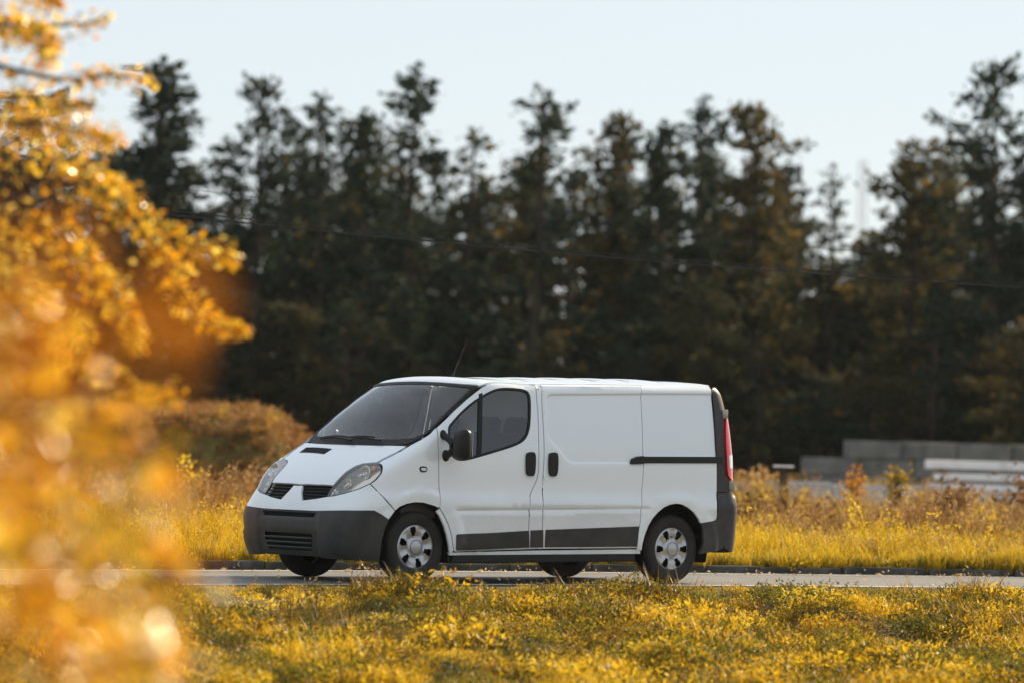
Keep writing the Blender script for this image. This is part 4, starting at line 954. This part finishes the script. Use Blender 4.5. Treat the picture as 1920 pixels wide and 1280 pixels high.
LIMBS_SHRUB = [[(-1.748, 13.28, 0.333),(-1.534, 12.907, 1.083),(-1.29, 12.533, 1.445),(-1.136, 12.16, 1.649)], [(-1.748, 13.28, 0.333),(-1.515, 13.547, 0.92),(-1.28, 13.813, 1.301),(-1.128, 14.08, 1.429)], [(-1.675, 13.28, 0.335),(-1.331, 12.693, 0.811),(-1.062, 12.107, 1.112),(-0.835, 11.52, 1.258)], [(-1.601, 13.28, 0.337),(-1.285, 13.12, 0.649),(-1.046, 12.96, 0.922),(-0.858, 12.8, 1.018)], [(-1.523, 13.28, 0.192),(-1.272, 13.653, 0.469),(-1.158, 14.027, 0.681),(-1.065, 14.4, 0.825)], [(-1.748, 13.28, 0.333),(-1.659, 13.547, 1.217),(-1.534, 13.813, 1.601),(-1.475, 14.08, 1.78)], [(-1.675, 13.28, 0.335),(-1.438, 12.587, 1.022),(-1.205, 11.893, 1.218),(-1.064, 11.2, 1.355)], [(-1.675, 13.28, 0.335),(-1.367, 13.333, 0.709),(-1.319, 13.387, 0.93),(-1.132, 13.44, 1.008)], [(-1.601, 13.28, 0.337),(-1.138, 12.8, 0.627),(-0.962, 12.32, 0.782),(-0.847, 11.84, 0.821)]]
LIMBS_NEAR = [[(-0.897, 5.04, 0.371),(-0.747, 4.853, 1.001),(-0.571, 4.667, 1.305),(-0.447, 4.48, 1.435)], [(-0.897, 5.04, 0.371),(-0.718, 4.853, 0.948),(-0.518, 4.667, 1.28),(-0.382, 4.48, 1.407)], [(-0.897, 5.04, 0.371),(-0.698, 5.087, 0.985),(-0.506, 5.133, 1.214),(-0.398, 5.18, 1.313)], [(-0.897, 5.04, 0.371),(-0.763, 4.76, 1.166),(-0.576, 4.48, 1.432),(-0.431, 4.2, 1.535)], [(-0.897, 5.04, 0.371),(-0.675, 4.947, 0.887),(-0.497, 4.853, 1.116),(-0.383, 4.76, 1.187)], [(-0.897, 5.04, 0.371),(-0.737, 4.76, 1.167),(-0.526, 4.48, 1.404),(-0.369, 4.2, 1.481)], [(-0.897, 5.04, 0.371),(-0.728, 4.853, 1.271),(-0.525, 4.667, 1.508),(-0.406, 4.48, 1.586)]]

# ------------------------------------------------------------------ yard things on the right
def rough_box(name, size, m, bev=.02, seed=0, jit=.006):
    b = bmesh.new(); box(b, (0, 0, size[2]/2), size, bevel=bev); r_ = random.Random(seed)
    for v in b.verts: v.co += Vector((r_.uniform(-jit, jit), r_.uniform(-jit, jit), r_.uniform(-jit, jit)))
    o = bm_obj(name, b, m); return o
M_block = mat('mossy_concrete', (.16, .165, .16), .9, spec=.2)
nz, cr = noise_col(M_block, [(.25, (.05, .06, .05)), (.5, (.15, .155, .145)), (.62, (.19, .19, .18)), (.8, (.30, .30, .285))], 1.6, 12, stretch=(1.6, 1.6, .7)); L(M_block, cr.outputs[0], BS(M_block).inputs['Base Color']); bump(M_block, nz.outputs['Fac'], .4, .03)
M_wbeam = mat('pale_concrete', (.62, .64, .66), .7)
nz, cr = noise_col(M_wbeam, [(.28, (.42, .40, .37)), (.42, (.80, .80, .80)), (.5, (.88, .90, .92)), (.8, (.91, .92, .93))], 1.5, 12, stretch=(2, 2, .8)); L(M_wbeam, cr.outputs[0], BS(M_wbeam).inputs['Base Color'])
M_timber = mat('old_timber', (.22, .13, .06), .85, spec=.2)
nz, cr = noise_col(M_timber, [(.3, (.10, .055, .028)), (.7, (.32, .19, .085))], 6, 8, stretch=(1, 1, 8)); L(M_timber, cr.outputs[0], BS(M_timber).inputs['Base Color'])
ordn = ['leftmost', 'second', 'third', 'fourth', 'fifth', 'sixth']
courses = [('bottom', 5.75, 5, .0), ('second', 5.86, 5, .35), ('third', 5.82, 5, .70), ('top', 6.66, 4, 1.05)]
blk = rough_box('concrete_block', (1.08, .62, .345), M_block, .025, 1)
first = True
for cn, x0, n, z in courses:
    for k in range(n):
        o = blk if first else blk.copy()
        if not first: COL.objects.link(o)
        first = False
        o.location = (x0+.54+1.095*k, 95.3+random.uniform(-.03, .03), .05+z); o.rotation_euler = (0, 0, random.uniform(-.012, .012)+(math.pi if (k+len(cn)) % 2 else 0))
        tag(o, '%s mossy grey concrete block in the %s course of the stacked wall' % (ordn[k], cn), 'concrete block', 'stacked concrete blocks')
beams = [(.10, 7.62, .10, 'lowest'), (.42, 7.58, .12, 'second lowest'), (.60, 7.46, .12, 'middle'), (.79, 7.55, .12, 'second highest'), (.985, 7.40, .15, 'topmost')]
for z, x0, h, nm in beams:
    o = rough_box('concrete_beam', (4.6, .55, h), M_wbeam, .012, int(z*100), .003); o.location = (x0+2.3, 85.2, z)
    tag(o, '%s pale concrete beam of the stack on the right' % nm, 'concrete beam', 'pale concrete beams in the stack')
gaps = [(.20, .22), (.54, .06), (.72, .07), (.91, .075)]
for j, (z, h) in enumerate(gaps):
    for k, xx in enumerate((7.68, 9.3, 10.9)):
        o = rough_box('timber_spacer', (.12, .62, h), M_timber, .004, k, .002); o.location = (xx, 85.2, z)
        tag(o, 'brown timber spacer, %s along the %s gap of the beam stack' % (('left end', 'middle', 'right end')[k], ('lowest', 'second', 'third', 'highest')[j]), 'timber', 'timber spacers in the beam stack')
M_wall = mat('low_wall_concrete', (.46, .48, .50), .8, spec=.3)
nz, cr = noise_col(M_wall, [(.28, (.36, .38, .38)), (.55, (.62, .66, .68)), (.8, (.72, .75, .77))], 2.6, 9); L(M_wall, cr.outputs[0], BS(M_wall).inputs['Base Color'])
for k, (x0, ln, dz) in enumerate(((3.35, .95, -.03), (4.33, 1.05, .0), (5.40, .85, -.02), (6.27, 1.1, .02), (7.4, 1.3, -.05))):
    b = bmesh.new(); h = .62+dz
    pr = [(-.22, 0), (.22, 0), (.20, .12), (.09, .28), (.075, h), (-.075, h), (-.09, .28), (-.20, .12)]
    va = [b.verts.new((0, y, z)) for y, z in pr]; vb = [b.verts.new((ln, y, z)) for y, z in pr]
    for q in range(8): b.faces.new((va[q], va[(q+1) % 8], vb[(q+1) % 8], vb[q]))
    b.faces.new(va); b.faces.new(vb[::-1]); bmesh.ops.bevel(b, geom=b.edges[:], offset=.012, segments=1, affect='EDGES')
    o = bm_obj('concrete_barrier', b, M_wall); o.location = (x0, 80+.05*k, float(ground_z(np.array(x0), np.array(80.)))); o.rotation_euler = (0, 0, .01*(k-2))
    tag(o, '%s pale low concrete barrier segment standing in the weeds' % (('leftmost', 'second', 'middle', 'fourth', 'rightmost')[k]), 'barrier', 'low concrete barrier segments')
pst = empty('wooden_post', (4.12, 72, float(ground_z(np.array(4.12), np.array(72.))))); tag(pst, 'dark wooden post with a pale flat cap in the weeds', 'post')
b = bmesh.new(); tube(b, [(0, 0, -.3), (.01, 0, .4), (0, .01, .88)], [.075, .07, .066], 10); bm_obj('shaft', b, M_bark, pst, True)
b = bmesh.new(); box(b, (0, 0, .895), (.30, .2, .03), bevel=.006); bm_obj('cap', b, M_wbeam, pst)
o = rough_box('stone', (.13, .10, .075), M_wbeam, .02, 5, .008); o.location = road_pt(6.65, S_FAR+.1, .10); o.location.z = .10; o.rotation_euler = (0, 0, .9)
tag(o, 'small pale stone lying on the far kerb behind the van', 'stone')
# individual shrubs and dead stalks that stand out of the weeds
def shrub_obj(name, X, Y, H, W, n, ln, m, sh, label, cat='shrub', group=None):
    g = float(ground_z(np.array(X), np.array(Y))); t_ = empty(name, (X, Y, g)); b = bmesh.new(); C = []; D = []
    for i in range(7):
        a = rng.uniform(0, 6.28); tip = np.array([math.cos(a)*W*.45*rng.uniform(.3, 1), math.sin(a)*W*.45*rng.uniform(.3, 1), H*rng.uniform(.65, 1.)])
        mid = tip*np.array([.35, .35, .55]); tube(b, [(0, 0, -.05), tuple(mid), tuple(tip)], [.014, .010, .004], 5, cap=False)
        q = n//7; t = rng.uniform(.25, 1, q)[:, None]; p = (1-t)**2*0+2*t*(1-t)*mid+t*t*tip+rng.normal(size=(q, 3))*np.array([.10, .10, .07])*W*.9; C.append(p); D.append(rand_dirs(q, -.4, .9))
    bm_obj('stems', b, M_bark, t_); C, D = np.concatenate(C), np.concatenate(D); l = rng.uniform(.6, 1.3, len(C))*ln; Vv, Fv = leaf_quads(C, D, perp(D), l, l*.55)
    mesh_obj('foliage', Vv, Fv, m, t_, False, np.repeat(rng.uniform(*sh, len(C)), 2)); return tag(t_, label, cat, group)
ORG = [(.0, (.12, .04, .010)), (.4, (.36, .14, .018)), (.75, (.58, .28, .025)), (1., (.68, .42, .06))]
M_org = leaf_mat('orange_leaf', ORG, .5, .45, .35)
shrub_obj('small_shrub', 5.02, 70, .98, .55, 260, .085, M_org, (.4, 1.), 'small orange shrub left of the olive one in front of the barriers')
shrub_obj('small_shrub', 5.68, 70.5, 1.02, .55, 260, .09, M_yel, (.0, .5), 'small olive-brown shrub in front of the concrete blocks')
shrub_obj('dry_bush', 7.1, 64.5, .95, 1.6, 900, .10, M_brn, (.0, .7), 'large brown dry bush at the right edge below the beams', 'bush')
shrub_obj('dry_bush', 6.0, 66, .78, 1.3, 700, .10, M_brn, (.1, .8), 'brown dry bush left of the large one at the right edge', 'bush')
shrub_obj('dry_bush', 3.5, 63, .70, 1.3, 700, .10, M_brn, (.0, .7), 'low dark brown bush just behind the van tail', 'bush')
shrub_obj('dead_stalks', 3.78, 72.2, .98, .5, 160, .10, M_brn, (.7, 1.), 'pale dried flower stalks beside the wooden post', 'stalks')
shrub_obj('dead_stalks', -4.15, 62, .92, .55, 240, .085, M_yel, (.5, 1.), 'tall golden stalks left of the van front', 'stalks')
shrub_obj('dry_bush', -3.55, 66, .85, 1.0, 500, .09, M_brn, (.3, 1.), 'golden brown bush between the mound and the van bonnet', 'bush')
# overhead cables
M_cable = mat('cable', (.02, .02, .022), .6)
for k, (dz, r_, dy, lb) in enumerate(((0, .010, 0, 'lower thick overhead cable crossing in front of the trees'), (.085, .006, .3, 'thin overhead cable just above the thick one'), (.52, .004, .8, 'faint topmost overhead cable crossing the trees'))):
    b = bmesh.new(); tube(b, [(X*.66, 56+dy, 1.39+.66*(2.65+dz*(1-.004*X)+.00165*(X-19.3)**2)) for X in np.linspace(-27, 66, 60)], r_, 6); tag(bm_obj('overhead_cable', b, M_cable), lb, 'cable', 'overhead cables')
# far lattice mast
ms = empty('lattice_mast', (28.9, 400, 0)); tag(ms, 'faint slender lattice mast beyond the dip in the trees', 'mast'); M_galv = mat('galvanised', (.55, .57, .60), .5, metal=.3)
for sx in (-1, 1):
    for sy in (-1, 1):
        b = bmesh.new(); tube(b, [(sx*.45, sy*.45, 0), (sx*.22, sy*.22, 25)], .05, 5); bm_obj('leg', b, M_galv, ms)
b = bmesh.new()
for k in range(24):
    z0, z1 = k*1.04, (k+1)*1.04; r0, r1 = .45-.0092*z0, .45-.0092*z1; s_ = 1 if k % 2 else -1
    for q in ((1, 0), (0, 1)):
        for e in (-1, 1):
            f = lambda u, v, z: (u, v, z) if q[0] else (v, u, z)
            tube(b, [f(s_*r0, e*r0, z0), f(-s_*r1, e*r1, z1)], .022, 4, cap=False)
o = bm_obj('bracing', b, M_galv, ms); o['kind'] = 'stuff'

# ------------------------------------------------------------------ autumn foliage in the left foreground
AUT = [(.0, (.20, .09, .010)), (.18, (.34, .26, .018)), (.34, (.66, .26, .008)), (.6, (.82, .42, .012)), (.85, (.88, .58, .035)), (1., (.90, .70, .14))]
M_aut = leaf_mat('autumn_leaf', AUT, .6, .30, .55)
M_wash = leaf_mat('warm_wash_leaf', [(.0, (.50, .11, .004)), (.5, (.78, .27, .006)), (1., (.88, .48, .02))], .68, .7, .05)  # deep orange leaf colour chosen for the warm wash of the added near shrub
M_waxy = leaf_mat('waxy_autumn_leaf', AUT, .64, .27, .55)
def leafy(name, root, limbs, n_leaf, ln, spread, label, cat, trunk=None, r0=.02, sh=(.1, 1.), outer=.25, wts=None, face=0., m=None):
    t_ = empty(name, root); rv = Vector(root); b = bmesh.new(); C = []; D = []
    if trunk: tube(b, [Vector(p)-rv for p in trunk[0]], trunk[1], 10)
    for li, lb in enumerate(limbs):
        pts = [np.array(p) for p in lb]; mm = len(pts)
        if trunk is None: pts = [np.array(root)]+pts[1:]; mm = len(pts)
        # smooth path
        tt = np.linspace(0, mm-1.001, 14); path = []
        for t in tt:
            i = int(t); f = t-i; p0 = pts[max(i-1, 0)]; p1 = pts[i]; p2 = pts[min(i+1, mm-1)]; p3 = pts[min(i+2, mm-1)]
            path.append(.5*((2*p1)+(-p0+p2)*f+(2*p0-5*p1+4*p2-p3)*f*f+(-p0+3*p1-3*p2+p3)*f**3))
        path = np.array(path); tube(b, [tuple(p-np.array(root)) for p in path], list(np.linspace(r0, r0*.18, 14)), 5, cap=False)
        k = int(n_leaf/len(limbs)*(wts[li] if wts else 1)); t = rng.uniform(.12, 1, k)**.85; i = np.clip((t*13).astype(int), 0, 12); f = (t*13-i)[:, None]
        p = path[i]*(1-f)+path[i+1]*f; sp = spread*(1-(1-outer)*t**1.5)[:, None]
        off = rng.normal(size=(k, 3))*sp; 
        for q in range(0, k, 3):   # twigs carrying the leaves
            a0 = path[i[q]]; tube(b, [tuple(a0-np.array(root)), tuple((p[q]+off[q])-np.array(root))], [r0*.16, r0*.06], 3, cap=False)
        C.append(p+off); d = rand_dirs(k, -1, .4); D.append(d)
    C, D = np.concatenate(C)-np.array(root), np.concatenate(D); l = ln*rng.uniform(.65, 1.25, len(C)); U = perp(D)
    if face:      # blades turn their faces to the open, sunny side
        nf = unit(np.array([.55, -.35, .6])+rng.normal(size=D.shape)*np.where(rng.uniform(0, 1, (len(D), 1)) < .3, .22, face)); D = unit(D-nf*(D*nf).sum(1, keepdims=True)); U = np.cross(nf, D)
    Vv, Fv = leaf_quads(C, D, U, l, l*.66, .18 if not face else .05)
    bm_obj('branches', b, M_bark, t_, True, 60); mesh_obj('foliage', Vv, Fv, m or M_aut, t_, False, np.repeat(rng.uniform(*sh, len(C)), 2))
    return tag(t_, label, cat)
gz = float(ground_z(np.array(-4.4), np.array(26.2)))
leafy('autumn_tree', (-4.4, 26.2, gz), LIMBS_TREE, 5600, .052, .085, 'tree with golden orange autumn leaves at the upper left', 'tree', ([(-4.4, 26.2, gz-.1), (-4.35, 26.2, 1.2), (-4.15, 26.1, 3.0), (-4.0, 26, 5.2)], [.13, .11, .08, .03]), .020, (.0, 1.), .25, [1, .35, .9, 1, .9, .5, 1, .8, .25, .7, 1, .5])
gz = float(ground_z(np.array(-1.9), np.array(13.3)))
leafy('autumn_shrub', (-1.9, 13.3, gz), LIMBS_SHRUB, 1250, .066, .085, 'out of focus golden shrub with bright leaves at the lower left', 'shrub', None, .010, (.0, 1.), .6, None, 1.2, M_waxy)
gz = float(ground_z(np.array(-1.1), np.array(5.1)))
leafy('autumn_shrub', (-1.1, 5.1, gz), LIMBS_NEAR, 95, .060, .065, 'orange leafy shrub added near the camera as a blurred warm wash on the left', 'shrub', None, .007, (.0, .5), .8, None, 0., M_wash)  # added shrub: its out-of-focus leaves stand in for a warm glare

# ------------------------------------------------------------------ thin haze volume added to lift the dark tones
hz = bpy.data.materials.new('added_haze'); hz.use_nodes = True; hn = hz.node_tree.nodes; hn.remove(BS(hz))
pv_ = hn.new('ShaderNodeVolumePrincipled'); pv_.inputs['Color'].default_value = (.84, .93, 1, 1); pv_.inputs['Density'].default_value = .00008; pv_.inputs['Anisotropy'].default_value = .2
hz.node_tree.links.new(pv_.outputs[0], hn['Material Output'].inputs['Volume'])
b = bmesh.new(); box(b, (0, 720, 13), (1020, 1600, 29)); tag(bm_obj('haze', b, hz), 'thin pale haze volume added over the field to lift the dark tones', 'haze', kind='stuff')
